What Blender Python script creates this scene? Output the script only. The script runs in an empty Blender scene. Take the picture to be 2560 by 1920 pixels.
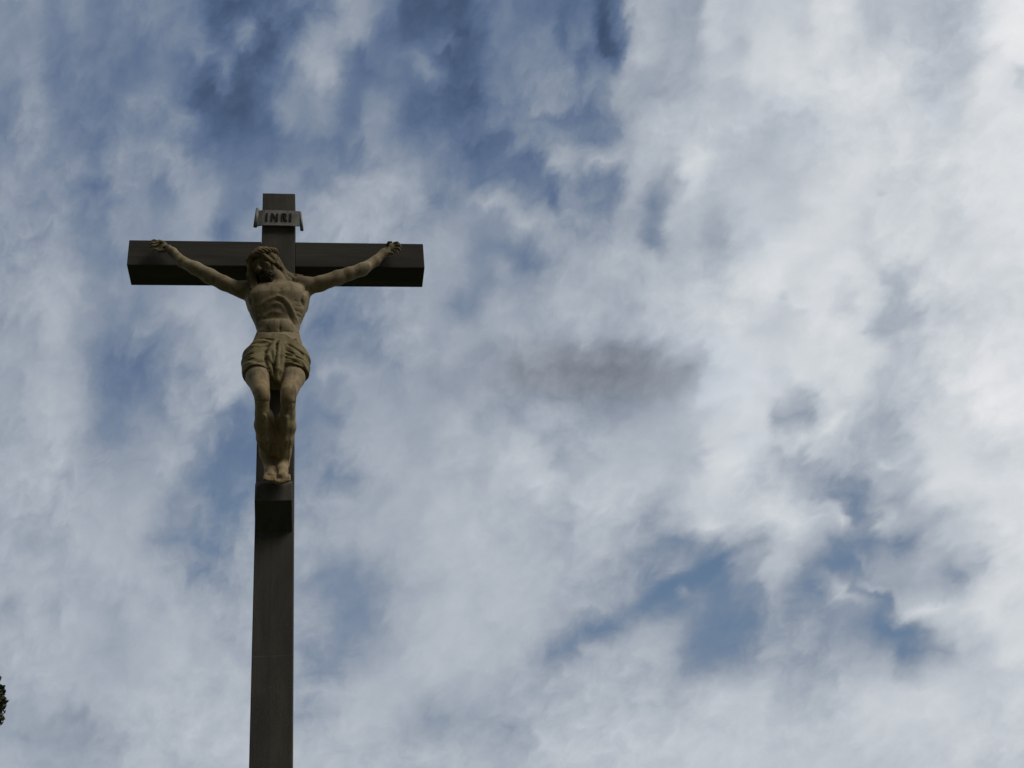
import bpy, bmesh, math, random
import numpy as np
from mathutils import Vector, Matrix, noise

# ------------------------------------------------------------------ camera, sky, sun, exposure
S = bpy.context.scene
C = bpy.data.collections.new("Scene"); S.collection.children.link(C)
ZB = 7.092                                   # height of the crossbeam's centre above the ground

cam_d = bpy.data.cameras.new("Camera"); cam = bpy.data.objects.new("Camera", cam_d); S.collection.objects.link(cam)
CF = Vector((0.16298967, 0.83295259, 0.52879519)); CR = Vector((0.98660861, -0.13425953, -0.09261656)); CU = Vector((0.00614942, -0.53680943, 0.84368111))
m = Matrix((CR, CU, -CF)).transposed().to_4x4(); m.translation = Vector((0.25685, -6.87686, ZB - 5.4923))
cam.matrix_world = m
cam_d.sensor_width = 36.0; cam_d.lens = 2971.34 / 2560 * 36.0
cam_d.clip_start = 0.05; cam_d.clip_end = 3000
S.camera = cam
S.cycles.use_adaptive_sampling = True; S.cycles.adaptive_threshold = 0.015; S.cycles.adaptive_min_samples = 10
S.cycles.max_bounces = 4; S.cycles.diffuse_bounces = 3

S.view_settings.view_transform = 'Standard'; S.view_settings.look = 'None'
S.view_settings.exposure = 0.0; S.view_settings.gamma = 1.0; S.view_settings.use_curve_mapping = False

SUN_EL, SUN_AZ = math.radians(52), math.radians(122)          # azimuth clockwise from +Y (towards +X)
sd = bpy.data.lights.new("Sun", 'SUN'); sd.energy = 1.45; sd.angle = math.radians(28); sd.color = (1.0, 0.93, 0.80)
sun = bpy.data.objects.new("Sun", sd); S.collection.objects.link(sun)
sdir = Vector((math.sin(SUN_AZ) * math.cos(SUN_EL), math.cos(SUN_AZ) * math.cos(SUN_EL), math.sin(SUN_EL)))
sun.rotation_euler = sdir.to_track_quat('Z', 'Y').to_euler()

def lin(c):
    return tuple(((x / 255) / 12.92 if x / 255 <= 0.04045 else ((x / 255 + 0.055) / 1.055) ** 2.4) for x in c)

class NT:
    """small helper to write node trees"""
    def __init__(s, tree): s.t = tree; s.n = tree.nodes; s.l = tree.links
    def node(s, kind, **kw):
        n = s.n.new(kind)
        for k, v in kw.items(): setattr(n, k, v)
        return n
    def put(s, sock, v):
        if isinstance(v, bpy.types.NodeSocket): s.l.new(v, sock)
        elif v is not None: sock.default_value = v
    def math(s, op, a, b=None, c=None, clamp=False):
        n = s.node('ShaderNodeMath', operation=op, use_clamp=clamp)
        for i, v in enumerate((a, b, c)):
            if v is not None: s.put(n.inputs[i], v)
        return n.outputs[0]
    def vmath(s, op, a, b=None, scale=None):
        n = s.node('ShaderNodeVectorMath', operation=op)
        s.put(n.inputs[0], a)
        if b is not None: s.put(n.inputs[1], b)
        if scale is not None: s.put(n.inputs['Scale'], scale)
        return n.outputs['Value'] if op in ('DOT_PRODUCT', 'LENGTH') else n.outputs[0]
    def noise(s, vec, scale, detail=4, rough=0.5, dist=0.0, dim='3D', color=False):
        n = s.node('ShaderNodeTexNoise', noise_dimensions=dim)
        s.put(n.inputs['Vector'], vec); n.inputs['Scale'].default_value = scale; n.inputs['Detail'].default_value = detail
        n.inputs['Roughness'].default_value = rough; n.inputs['Distortion'].default_value = dist
        return n.outputs['Color'] if color else n.outputs[0]
    def mixf(s, f, a, b):
        n = s.node('ShaderNodeMix', data_type='FLOAT'); s.put(n.inputs[0], f); s.put(n.inputs[2], a); s.put(n.inputs[3], b); return n.outputs[0]
    def mixc(s, f, a, b, blend='MIX'):
        n = s.node('ShaderNodeMix', data_type='RGBA', blend_type=blend); s.put(n.inputs[0], f)
        for i, v in ((6, a), (7, b)):
            if isinstance(v, tuple): v = tuple(v[:3]) + (1.0,)
            s.put(n.inputs[i], v)
        return n.outputs[2]
    def ramp(s, f, stops, interp='LINEAR'):
        n = s.node('ShaderNodeValToRGB'); s.put(n.inputs[0], f); cr = n.color_ramp; cr.interpolation = interp
        while len(cr.elements) < len(stops): cr.elements.new(0.5)
        for e, (p, c) in zip(cr.elements, stops): e.position = p; e.color = tuple(c[:3]) + (1.0,)
        return n.outputs[0]
    def smooth(s, v, a, b, lo=0.0, hi=1.0):
        n = s.node('ShaderNodeMapRange', interpolation_type='SMOOTHSTEP'); s.put(n.inputs[0], v)
        for i, x in zip((1, 2, 3, 4), (a, b, lo, hi)): n.inputs[i].default_value = x
        return n.outputs[0]

# --- sky: clear-air blue from the Sky Texture, broken cloud decks laid over it by direction.
# Brightness of the cloud field on a coarse grid of sky directions (rows from high to low sky).
CLOUD = """
138 142 130 137 123 125 130 132 126 114 92 101 99 111 119 125 149 137 116 89 94 93 116 124 115 112 110 113 105 151 171 160 156 189 186 192 195 193 208 211 186 182 185 182 178 186 218 230
138 138 125 132 124 125 122 130 130 118 97 120 93 98 139 151 156 122 103 97 103 92 107 121 121 129 114 122 104 145 171 156 163 194 188 200 205 193 211 209 192 181 188 179 178 189 221 232
138 138 125 126 120 124 115 122 122 133 110 97 96 126 154 148 135 116 117 126 109 94 102 121 134 132 118 116 113 163 177 168 166 188 186 203 208 208 212 205 197 204 200 190 185 192 215 225
138 141 125 124 127 119 118 129 114 101 114 98 105 125 149 158 114 115 119 111 118 93 111 125 130 140 141 123 130 157 160 159 170 187 195 207 208 210 204 212 210 212 203 188 183 200 219 211
129 145 127 120 119 122 137 135 113 94 99 94 105 137 140 135 116 129 124 105 98 93 109 129 123 147 137 130 138 161 159 161 169 182 181 190 198 208 212 214 216 214 196 189 198 203 217 212
126 147 135 122 120 122 128 132 136 100 91 95 103 139 139 137 116 146 130 106 108 104 112 124 128 132 120 118 126 152 177 187 188 192 190 190 183 195 200 203 205 205 208 205 195 201 215 220
129 149 132 124 120 134 136 132 128 112 104 104 107 119 125 121 128 139 128 121 123 111 106 114 130 141 144 122 128 158 180 185 188 190 188 179 180 190 195 203 206 207 208 201 205 212 215 216
138 144 129 137 126 139 134 149 149 121 118 118 116 123 128 125 124 138 146 138 128 118 107 115 116 130 160 154 166 169 181 180 199 195 182 180 186 192 195 206 212 208 206 211 215 216 217 218
146 140 143 128 121 143 140 128 147 142 132 123 139 144 127 135 152 164 164 157 129 131 117 120 117 120 140 130 128 164 171 157 197 185 185 188 185 190 200 210 210 197 198 201 208 216 215 218
148 140 142 135 126 136 140 128 145 154 132 122 140 140 150 159 166 165 158 155 131 135 151 160 145 131 138 138 133 161 143 165 185 178 186 192 190 196 210 208 206 207 204 208 205 214 216 217
150 146 149 135 125 144 140 140 152 155 125 138 140 140 155 162 167 165 158 150 148 151 140 142 166 161 145 145 150 159 143 179 178 162 185 195 193 203 208 208 200 206 208 208 200 210 217 218
148 144 150 140 134 140 145 145 148 150 129 140 145 145 150 155 158 158 158 158 160 155 136 129 138 155 159 152 163 171 148 170 172 161 180 193 212 214 210 208 198 207 208 206 200 207 213 212
152 155 158 152 136 131 140 142 145 148 145 145 145 145 145 150 155 158 158 160 158 155 140 149 125 141 160 168 171 176 181 178 185 173 198 211 217 206 208 217 203 198 191 206 211 211 213 217
152 164 168 160 142 144 140 142 152 161 150 150 140 140 140 138 135 143 150 155 159 148 139 150 145 160 168 168 170 173 180 188 192 195 205 214 214 203 214 208 211 176 186 203 206 208 202 206
152 168 171 158 146 135 133 150 164 166 160 158 140 140 138 132 135 149 158 160 155 132 148 164 158 165 170 177 170 165 180 188 195 203 205 203 199 212 214 195 207 178 166 194 191 200 205 206
151 160 169 155 142 132 141 145 143 165 168 162 141 138 127 123 134 137 158 164 155 158 160 165 164 158 165 171 160 171 179 185 195 200 207 196 196 200 214 216 202 165 180 199 205 207 212 215
160 158 162 155 131 126 126 129 150 160 172 169 150 145 132 138 138 134 155 163 160 158 150 150 150 150 144 146 142 141 147 162 182 200 206 207 203 208 215 208 211 194 186 200 208 212 218 217
155 168 166 159 129 121 120 123 145 151 171 169 150 145 138 149 154 152 152 152 152 150 150 148 143 145 138 133 131 132 139 149 163 195 205 210 200 209 202 212 205 183 186 200 211 218 220 218
158 168 174 164 138 123 126 135 151 150 167 145 135 135 138 142 152 158 150 155 152 155 158 150 148 145 142 140 138 138 147 155 178 204 210 206 202 175 207 198 195 182 187 191 203 216 226 224
158 172 175 167 145 126 140 139 157 155 140 122 121 126 130 128 155 162 158 160 167 171 158 158 158 167 162 155 152 155 165 172 185 200 205 207 160 158 185 199 173 167 190 200 208 216 224 226
158 168 174 162 141 135 148 152 152 151 122 116 120 125 139 142 164 165 168 156 165 172 172 172 181 166 162 168 172 172 175 175 185 200 203 206 189 189 195 188 167 166 179 203 205 204 213 217
168 172 170 160 150 150 152 164 161 129 116 115 119 124 140 145 159 168 170 165 170 172 172 182 189 184 166 172 178 180 180 175 173 203 210 195 180 163 184 179 172 178 190 206 212 208 196 208
168 176 172 162 162 158 155 158 141 127 117 129 126 135 149 137 139 158 168 168 172 174 170 178 182 193 178 182 183 185 189 180 194 203 204 186 186 161 151 143 152 172 178 198 213 215 213 215
172 168 172 168 165 164 167 158 140 141 124 135 145 150 150 155 160 162 168 170 178 180 178 175 175 182 178 188 188 189 169 180 194 195 190 195 203 191 162 139 141 156 166 188 204 206 210 212
164 162 161 172 166 168 168 150 138 135 129 148 155 158 158 163 162 168 170 172 180 182 178 178 175 169 174 182 183 172 156 168 183 194 189 192 206 204 187 178 147 187 171 172 185 195 208 215
165 162 162 172 174 172 165 143 138 131 138 155 158 160 160 160 164 168 168 172 178 180 182 178 175 172 168 178 172 158 155 143 141 146 155 154 187 181 160 130 133 148 138 161 182 194 206 215
168 170 170 166 176 174 168 165 155 138 141 161 155 158 157 141 143 152 160 170 175 180 180 178 178 176 170 168 158 150 146 147 138 122 147 160 182 143 130 127 138 154 158 171 165 167 191 207
170 170 168 165 166 168 170 168 160 147 152 160 150 150 145 138 134 141 158 165 172 178 180 178 180 176 170 163 158 154 135 121 130 123 129 143 163 141 146 162 141 157 160 166 156 188 206 213
156 170 163 172 162 162 170 165 170 164 162 165 155 153 155 145 134 142 164 172 180 182 178 180 180 172 171 171 159 143 128 130 136 128 128 138 148 141 145 146 149 135 178 194 195 205 213 204
165 170 168 172 168 160 170 174 176 170 164 165 155 155 157 142 136 141 166 172 180 182 178 178 178 173 152 139 130 150 162 159 138 122 124 133 150 157 148 146 133 125 135 171 189 194 205 208
168 172 172 172 162 159 170 176 178 166 166 166 155 154 145 140 142 158 165 178 182 180 180 178 172 154 134 158 169 173 177 160 131 127 135 142 165 162 151 158 158 148 131 143 154 179 195 210
168 170 172 170 168 166 170 178 178 178 176 174 160 158 142 139 158 164 170 178 180 178 180 172 168 155 167 175 174 172 172 166 143 147 154 162 160 156 160 172 176 172 163 179 186 188 192 198
165 165 168 168 170 174 176 178 178 176 174 175 165 165 167 171 175 176 176 172 170 168 168 160 159 168 174 178 175 174 178 168 181 187 189 191 172 168 178 189 195 199 199 202 200 196 193 202
158 160 158 151 166 174 175 176 178 180 182 181 161 156 155 166 178 178 172 158 146 158 153 160 171 172 175 178 182 182 182 180 185 188 190 193 182 180 179 190 200 202 202 203 203 195 193 198
158 149 152 150 151 161 176 178 180 178 182 182 168 168 170 172 180 178 165 160 160 162 162 160 161 178 182 184 188 190 188 190 192 190 192 190 190 192 190 190 197 198 197 195 196 200 202 198
168 165 158 160 160 166 180 178 174 178 180 183 176 175 175 180 178 176 172 174 179 176 168 170 172 184 186 186 190 190 190 190 190 192 193 193 190 190 190 188 190 190 192 193 196 196 190 194
"""
CLOUD = [[float(x) for x in r.split()] for r in CLOUD.strip().splitlines()]
# single wisps and gaps: (x, y, half length, half width, turn in degrees, change of brightness, warp share)
WISPS = [(602, 174, 45, 16, 80, -8),
 (903, 150, 45, 24, 80, -8),
 (544, 579, 30, 22, 0, -16),
 (596, 110, 95, 15, -57, 18),
 (799, 195, 38, 24, -60, 10),
 (1076, 162, 28, 24, -40, 17),
 (1123, 107, 24, 12, 20, 14),
 (867, 440, 30, 14, -20, 8),
 (1203, 492, 70, 18, 30, 10),
 (822, 931, 40, 20, 0, 8),
 (545, 165, 30, 12, -50, 8),
 (560, 235, 30, 10, -50, 9),
 (1505, 60, 75, 17, 82, -25),
 (1535, 133, 48, 18, 72, -21),
 (1396, 87, 50, 13, 85, -9),
 (1448, 168, 30, 22, 0, -10),
 (1401, 300, 28, 24, 0, -8),
 (1384, 498, 34, 20, 40, -16),
 (1644, 498, 62, 24, 85, -12),
 (1627, 590, 30, 22, 50, -12),
 (1655, 632, 26, 16, 40, -9),
 (1598, 703, 9, 8, 0, -8),
 (1968, 735, 18, 11, 80, -12),
 (1841, 115, 24, 17, 80, -9),
 (2194, 486, 12, 8, 30, -12),
 (2547, 197, 42, 11, 80, -16),
 (1471, 202, 34, 18, 80, 8),
 (1430, 110, 42, 13, 80, 8),
 (1500, 382, 50, 16, 0, 8),
 (1407, 382, 38, 24, -30, 8),
 (1367, 538, 42, 12, 25, 10),
 (1448, 555, 12, 12, 0, 8),
 (1743, 405, 72, 24, -75, 8),
 (2240, 845, 45, 8, -30, 8),
 (492, 1446, 28, 22, 0, -8),
 (799, 1440, 42, 14, -30, -8),
 (775, 1758, 30, 13, 0, -8),
 (1945, 1128, 15, 13, 0, -12),
 (2148, 1093, 24, 20, 0, -9),
 (2136, 1284, 30, 22, 60, -14),
 (2229, 1359, 48, 17, 10, -13),
 (2380, 1440, 56, 20, 15, -13),
 (1731, 1443, 125, 20, -28, -21),
 (1477, 1582, 95, 20, -25, -14),
 (2021, 1475, 58, 18, 40, -9),
 (2206, 1498, 40, 11, 35, -12),
 (2252, 1573, 68, 18, 15, -14),
 (2252, 1637, 38, 24, 0, -8),
 (1685, 1359, 90, 18, -25, -8),
 (1396, 1157, 26, 24, 0, -9),
 (1285, 1047, 26, 14, 20, -8),
 (1992, 1110, 55, 11, -35, 16),
 (2079, 1064, 42, 9, -45, 13),
 (2177, 1024, 26, 8, -40, 10),
 (2189, 1093, 36, 11, 70, 9),
 (2217, 1157, 30, 11, 30, 10),
 (2067, 1278, 58, 12, 30, 16),
 (2113, 1307, 26, 12, 35, 12),
 (1705, 1478, 17, 11, 0, 21),
 (2119, 1481, 58, 12, 33, 20),
 (2050, 1449, 26, 9, 25, 10),
 (2183, 1463, 35, 10, 35, 17),
 (2235, 1492, 30, 10, 20, 12),
 (2287, 1533, 68, 12, -15, 17),
 (2148, 1400, 26, 8, 35, 12),
 (1801, 1307, 40, 18, 20, 8)]
# duller grey undersides, same layout
GREY = [(1560, 925, 300, 95, 2, -30), (1300, 930, 220, 80, -5, -14), (1700, 960, 110, 40, -10, -6), (1870, 1120, 80, 50, 0, -6), (174, 1790, 80, 38, -10, -14), (262, 1842, 42, 52, 20, -10), (90, 1830, 60, 24, 0, -8), (115, 1320, 50, 30, 45, -10), (20, 1520, 40, 60, 0, -8), (2368, 60, 110, 60, 0, -12), (2330, 230, 60, 80, 0, -8), (1945, 324, 130, 60, -15, -10), (1850, 560, 90, 110, -50, -8)]

world = bpy.data.worlds.new("World"); S.world = world; world.use_nodes = True
T = NT(world.node_tree); T.n.clear()
geo = T.node('ShaderNodeTexCoord').outputs['Generated']
df = T.math('MAXIMUM', T.vmath('DOT_PRODUCT', geo, tuple(CF)), 0.25)
gx = T.math('DIVIDE', T.vmath('DOT_PRODUCT', geo, tuple(CR)), df)
gy = T.math('DIVIDE', T.vmath('DOT_PRODUCT', geo, tuple(CU)), df)
X = T.math('MULTIPLY_ADD', gx, 2971.34 / 2560, 0.5)
Y = T.math('MULTIPLY_ADD', gy, -2971.34 / 2560, 0.375)
comb = T.node('ShaderNodeCombineXYZ'); T.put(comb.inputs[0], X); T.put(comb.inputs[1], Y); P0 = comb.outputs[0]
# domain warp in two sizes
w1 = T.vmath('SUBTRACT', T.noise(P0, 9.0, 2, 0.5, color=True), (0.5, 0.5, 0.5))
w2 = T.vmath('SUBTRACT', T.noise(P0, 30.0, 4, 0.55, color=True), (0.5, 0.5, 0.5))
P1 = T.vmath('ADD', P0, T.vmath('SCALE', w1, scale=0.005))
P1 = T.vmath('ADD', P1, T.vmath('SCALE', w2, scale=0.013))
w3 = T.vmath('SUBTRACT', T.noise(P0, 95.0, 3, 0.55, color=True), (0.5, 0.5, 0.5))
P1 = T.vmath('ADD', P1, T.vmath('SCALE', w3, scale=0.007))
# fibrous detail, running steeply in the upper left and flatly in the lower right
def fibre(turn, stretch, scale, seed):
    mpn = T.node('ShaderNodeMapping', vector_type='TEXTURE'); T.put(mpn.inputs[0], T.vmath('ADD', P0, T.vmath('SCALE', w1, scale=0.05)))
    mpn.inputs['Rotation'].default_value = (0, 0, math.radians(turn)); mpn.inputs['Location'].default_value = (seed, seed, 0)
    mpn.inputs['Scale'].default_value = (stretch, 1, 1)
    return T.noise(mpn.outputs[0], scale, 5, 0.48, 0.1)
n1 = fibre(-64, 2.6, 52.0, 0.3); n2 = fibre(-36, 2.6, 46.0, 1.7)
sel = T.smooth(T.math('ADD', X, T.math('MULTIPLY', Y, 0.9)), 0.55, 1.1)
fib = T.math('SUBTRACT', T.mixf(sel, n1, n2), 0.5)
# feather the cloud edges along the run of the fibres
fdir = T.node('ShaderNodeCombineXYZ'); T.put(fdir.inputs[0], T.mixf(sel, math.cos(math.radians(-64)), math.cos(math.radians(-36)))); T.put(fdir.inputs[1], T.mixf(sel, math.sin(math.radians(-64)), math.sin(math.radians(-36))))
P1 = T.vmath('ADD', P1, T.vmath('SCALE', fdir.outputs[0], scale=T.math('MULTIPLY', fib, 0.045)))
sep = T.node('ShaderNodeSeparateXYZ'); T.put(sep.inputs[0], P1)
gxn = T.math('PINGPONG', sep.outputs[0], 1.0)                  # beyond the gridded part the same broken deck goes on, mirrored
gyn = T.math('MULTIPLY_ADD', T.math('PINGPONG', sep.outputs[1], 0.75), 48.0, -0.5)
acc = None
for j, row in enumerate(CLOUD):
    fc = T.node('ShaderNodeFloatCurve'); mp = fc.mapping; cv = mp.curves[0]
    mp.use_clip = False
    pts = [(0.0, row[0] / 255)] + [((i + 0.5) / 48, v / 255) for i, v in enumerate(row)] + [(1.0, row[-1] / 255)]
    cv.points[0].location = pts[0]; cv.points[1].location = pts[-1]
    for p in pts[1:-1]: cv.points.new(*p)
    mp.update(); T.put(fc.inputs[1], gxn)
    if acc is None: acc = fc.outputs[0]
    else: acc = T.mixf(T.math('SUBTRACT', gyn, j - 1.0, clamp=True), acc, fc.outputs[0])
# wisps and gaps, frayed by the same warp
Pw = P1
def blobs(lst, acc, P):
    for (x, y, a, b, rot, amp) in lst:
        mpn = T.node('ShaderNodeMapping', vector_type='TEXTURE'); T.put(mpn.inputs[0], P)
        mpn.inputs['Location'].default_value = (x / 2560, y / 2560, 0); mpn.inputs['Rotation'].default_value = (0, 0, math.radians(rot))
        mpn.inputs['Scale'].default_value = (a / 2560 * 1.6, (b + 3) / 2560 * 1.75, 1)
        g = T.node('ShaderNodeTexGradient', gradient_type='SPHERICAL'); T.put(g.inputs[0], mpn.outputs[0])
        s_ = T.smooth(g.outputs[1], 0.0, 0.95, 0.0, amp / 255)
        acc = s_ if acc is None else T.math('ADD', acc, s_)
    return acc
acc = blobs(WISPS, acc, Pw)
shade = blobs(GREY, None, T.vmath('ADD', P0, T.vmath('SCALE', w1, scale=0.02)))
shade = T.math('MULTIPLY', shade, 1.0)
n3 = T.math('SUBTRACT', T.noise(P1, 46.0, 5, 0.58), 0.5)
calm = T.smooth(T.noise(P0, 6.0, 1), 0.35, 0.65, 0.55, 1.25)
amp = T.math('MULTIPLY', T.smooth(acc, 0.62, 0.88, 1.0, 0.62), calm)
acc = T.math('MULTIPLY_ADD', T.math('MULTIPLY', fib, amp), 0.10, acc)
acc = T.math('MULTIPLY_ADD', T.math('MULTIPLY', n3, amp), 0.15, acc)
# towards the horizon the clear air is paler: even the gaps are never as deep a blue as high up
floor_ = T.smooth(Y, 0.06, 0.50, 74 / 255, 114 / 255)
acc = T.math('SMOOTH_MAX', acc, floor_, 0.08)
acc = T.math('ADD', acc, T.smooth(acc, 150 / 255, 105 / 255, 0.0, 2 / 255))
K = 10.0
def sc(c): return tuple(x * K for x in lin(c))
cloud = T.ramp(acc, [(70/255, lin((74, 84, 104))), (118/255, lin((112, 121, 136))), (145/255, lin((140, 150, 165))), (165/255, lin((160, 169, 181))), (185/255, lin((181, 188, 197))),
                     (205/255, lin((202, 208, 213))), (226/255, lin((226, 227, 230))), (1.0, lin((245, 245, 245)))])
blue = T.ramp(acc, [(70/255, lin((56, 72, 100))), (92/255, lin((72, 91, 120))), (118/255, lin((100, 121, 154))), (135/255, lin((118, 139, 168))), (160/255, lin((148, 162, 184))), (200/255, lin((190, 199, 210)))])
sky = T.node('ShaderNodeTexSky', sky_type='NISHITA', sun_disc=False, sun_elevation=SUN_EL, sun_rotation=SUN_AZ, altitude=200.0, air_density=1.0, dust_density=1.2, ozone_density=1.0)
blue2 = T.ramp(acc, [(100/255, lin((88, 116, 150))), (130/255, lin((108, 136, 168))), (150/255, lin((130, 150, 176))), (165/255, lin((154, 169, 189))), (200/255, lin((190, 199, 210)))])
blue = T.mixc(T.smooth(Y, 0.32, 0.58), blue, blue2)
clear = T.mixc(0.16, T.vmath('SCALE', blue, scale=K), T.vmath('SCALE', sky.outputs[0], scale=0.35))
dens = T.smooth(acc, 100/255, 165/255)
cloud = T.vmath('SCALE', cloud, scale=K)
col = T.mixc(dens, clear, cloud)
sh = T.math('MULTIPLY', shade, -1.0 * 255 / 30, clamp=True)
lum = T.vmath('DOT_PRODUCT', col, (0.25, 0.6, 0.15))
greyc = T.vmath('MULTIPLY', T.vmath('SCALE', (1.0, 1.0, 1.0), scale=lum), (0.905, 1.003, 1.165))
col = T.mixc(T.math('MULTIPLY', sh, 0.85), col, greyc)
col = T.vmath('SCALE', col, scale=T.math('MULTIPLY_ADD', shade, 0.25, 1.0))
# added dimming of the sky behind the viewer, to cut fill light on the front
away = T.vmath('DOT_PRODUCT', geo, (-0.25, -0.95, 0.10))
col = T.mixc(T.smooth(away, -0.15, 0.75), col, T.vmath('MULTIPLY', col, (0.12, 0.117, 0.112)))
bg = T.node('ShaderNodeBackground'); T.put(bg.inputs[0], col); bg.inputs[1].default_value = 0.1
out = T.node('ShaderNodeOutputWorld'); T.l.new(bg.outputs[0], out.inputs[0])
world.cycles.sampling_method = 'MANUAL'; world.cycles.sample_map_resolution = 256

# ------------------------------------------------------------------ helpers for objects
def tag(o, label=None, cat=None, group=None, kind=None):
    for k, v in (('label', label), ('category', cat), ('group', group), ('kind', kind)):
        if v: o[k] = v
    return o
def empty(name, loc):
    o = bpy.data.objects.new(name, None); C.objects.link(o); o.location = loc; o.empty_display_size = 0.2; return o
def mesh(name, verts, faces, mat, parent=None, smooth=False, loc=(0, 0, 0)):
    me = bpy.data.meshes.new(name); me.from_pydata([tuple(v) for v in verts], [], [tuple(f) for f in faces]); me.update()
    if smooth: me.polygons.foreach_set('use_smooth', [True] * len(me.polygons))
    me.materials.append(mat)
    o = bpy.data.objects.new(name, me); C.objects.link(o); o.location = loc
    if parent: o.parent = parent
    return o
def from_bm(name, bm, mat, parent=None, smooth=False, bevel=0.0, segs=2, loc=(0, 0, 0)):
    if bevel: bmesh.ops.bevel(bm, geom=[e for e in bm.edges], offset=bevel, segments=segs, affect='EDGES', profile=0.6)
    bmesh.ops.recalc_face_normals(bm, faces=bm.faces)
    me = bpy.data.meshes.new(name); bm.to_mesh(me); bm.free()
    if smooth: me.polygons.foreach_set('use_smooth', [True] * len(me.polygons))
    me.materials.append(mat)
    o = bpy.data.objects.new(name, me); C.objects.link(o); o.location = loc
    if parent: o.parent = parent
    return o
def prism(profile, x0, x1):
    """profile of (y, z) points extruded along x"""
    bm = bmesh.new()
    a = [bm.verts.new((x0, y, z)) for y, z in profile]; b = [bm.verts.new((x1, y, z)) for y, z in profile]
    n = len(profile); bm.faces.new(a); bm.faces.new(b[::-1])
    for i in range(n): bm.faces.new((a[i], b[i], b[(i + 1) % n], a[(i + 1) % n]))
    return bm
def box(x0, x1, y0, y1, z0, z1):
    return prism([(y0, z0), (y1, z0), (y1, z1), (y0, z1)], x0, x1)

# ------------------------------------------------------------------ materials
def material(name, rough=0.85):
    mt = bpy.data.materials.new(name); mt.use_nodes = True; t = NT(mt.node_tree)
    b = mt.node_tree.nodes['Principled BSDF']; b.inputs['Roughness'].default_value = rough; b.inputs['Specular IOR Level'].default_value = 0.25
    return mt, t, b
def bump(t, b, h, dist, strength=1.0):
    n = t.node('ShaderNodeBump'); t.put(n.inputs['Height'], h); n.inputs['Distance'].default_value = dist; n.inputs['Strength'].default_value = strength
    t.l.new(n.outputs[0], b.inputs['Normal'])
JOINT = 0.1519
def concrete(name, base, stretch=(1, 1, 1), streak=0.35, warm=(1.0, 0.93, 0.84), joints=False):
    mt, t, b = material(name, 0.9)
    pos = t.node('ShaderNodeTexCoord').outputs['Object']
    mp = t.node('ShaderNodeMapping'); t.put(mp.inputs[0], pos); mp.inputs['Scale'].default_value = stretch
    big = t.noise(mp.outputs[0], 2.3, 4, 0.6, 0.4); fine = t.noise(pos, 90, 4, 0.6); mid = t.noise(mp.outputs[0], 9, 6, 0.65, 0.6)
    dark = tuple(base * k * 0.62 for k in warm); lite = tuple(base * k * 1.32 for k in (1.0, 0.92, 0.80))
    c = t.mixc(t.smooth(big, 0.3, 0.7), dark, lite)
    c = t.mixc(t.math('MULTIPLY', t.smooth(mid, 0.45, 0.75), streak), c, tuple(base * k for k in (0.55, 0.5, 0.42)))
    sp = t.noise(pos, 38, 2, 0.5)
    c = t.mixc(t.smooth(sp, 0.68, 0.76, 0, 0.6), c, tuple(base * k for k in (0.35, 0.33, 0.28)))
    c = t.mixc(t.math('MULTIPLY', fine, 0.5), c, tuple(base * 1.35 * k for k in (1, 0.93, 0.82)))
    # long run-off streaks down (or along) the piece, lichen spots
    ms = t.node('ShaderNodeMapping'); t.put(ms.inputs[0], pos); ms.inputs['Scale'].default_value = tuple(x * y for x, y in zip(stretch, (9, 9, 0.45) if joints else (0.5, 6, 9)))
    st = t.noise(ms.outputs[0], 2.2, 5, 0.65, 0.3)
    c = t.mixc(t.smooth(st, 0.5, 0.72, 0, 0.35), c, tuple(base * k for k in (0.5, 0.47, 0.42)))
    c = t.mixc(t.smooth(st, 0.46, 0.28, 0, 0.3), c, tuple(base * k for k in (1.6, 1.52, 1.4)))
    lich = t.noise(pos, 13, 3, 0.6, 1.2)
    c = t.mixc(t.smooth(lich, 0.66, 0.72, 0, 0.5), c, tuple(base * k for k in (1.9, 1.85, 1.5)))
    hgt = t.math('ADD', t.math('MULTIPLY', mid, 0.6), t.math('MULTIPLY', fine, 0.4))
    if joints:                                       # cast in lengths: a thin pale mortar line every 1.06 m
        sz = t.node('ShaderNodeSeparateXYZ'); t.put(sz.inputs[0], pos)
        fr_ = t.math('ABSOLUTE', t.math('SUBTRACT', t.math('FRACT', t.math('MULTIPLY_ADD', sz.outputs[2], 1 / 1.06, JOINT)), 0.5))
        line = t.smooth(fr_, 0.5 - 0.0045, 0.5, 0.0, 1.0)
        line = t.math('MULTIPLY', line, t.smooth(t.noise(pos, 17, 3), 0.35, 0.6, 0.2, 0.9))
        c = t.mixc(t.math('MULTIPLY', line, 0.6), c, tuple(base * k for k in (2.0, 1.95, 1.8)))
    t.put(b.inputs['Base Color'], c)
    bump(t, b, hgt, 0.003, 0.5)
    return mt
M_SHAFT = concrete('weathered_concrete_post', 0.088, (1.6, 1.6, 0.5), joints=True)
M_BEAM = concrete('weathered_concrete_beam', 0.072, (0.35, 2.0, 3.2), 0.6)
M_PLINTH = concrete('plinth_stone', 0.22)

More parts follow.
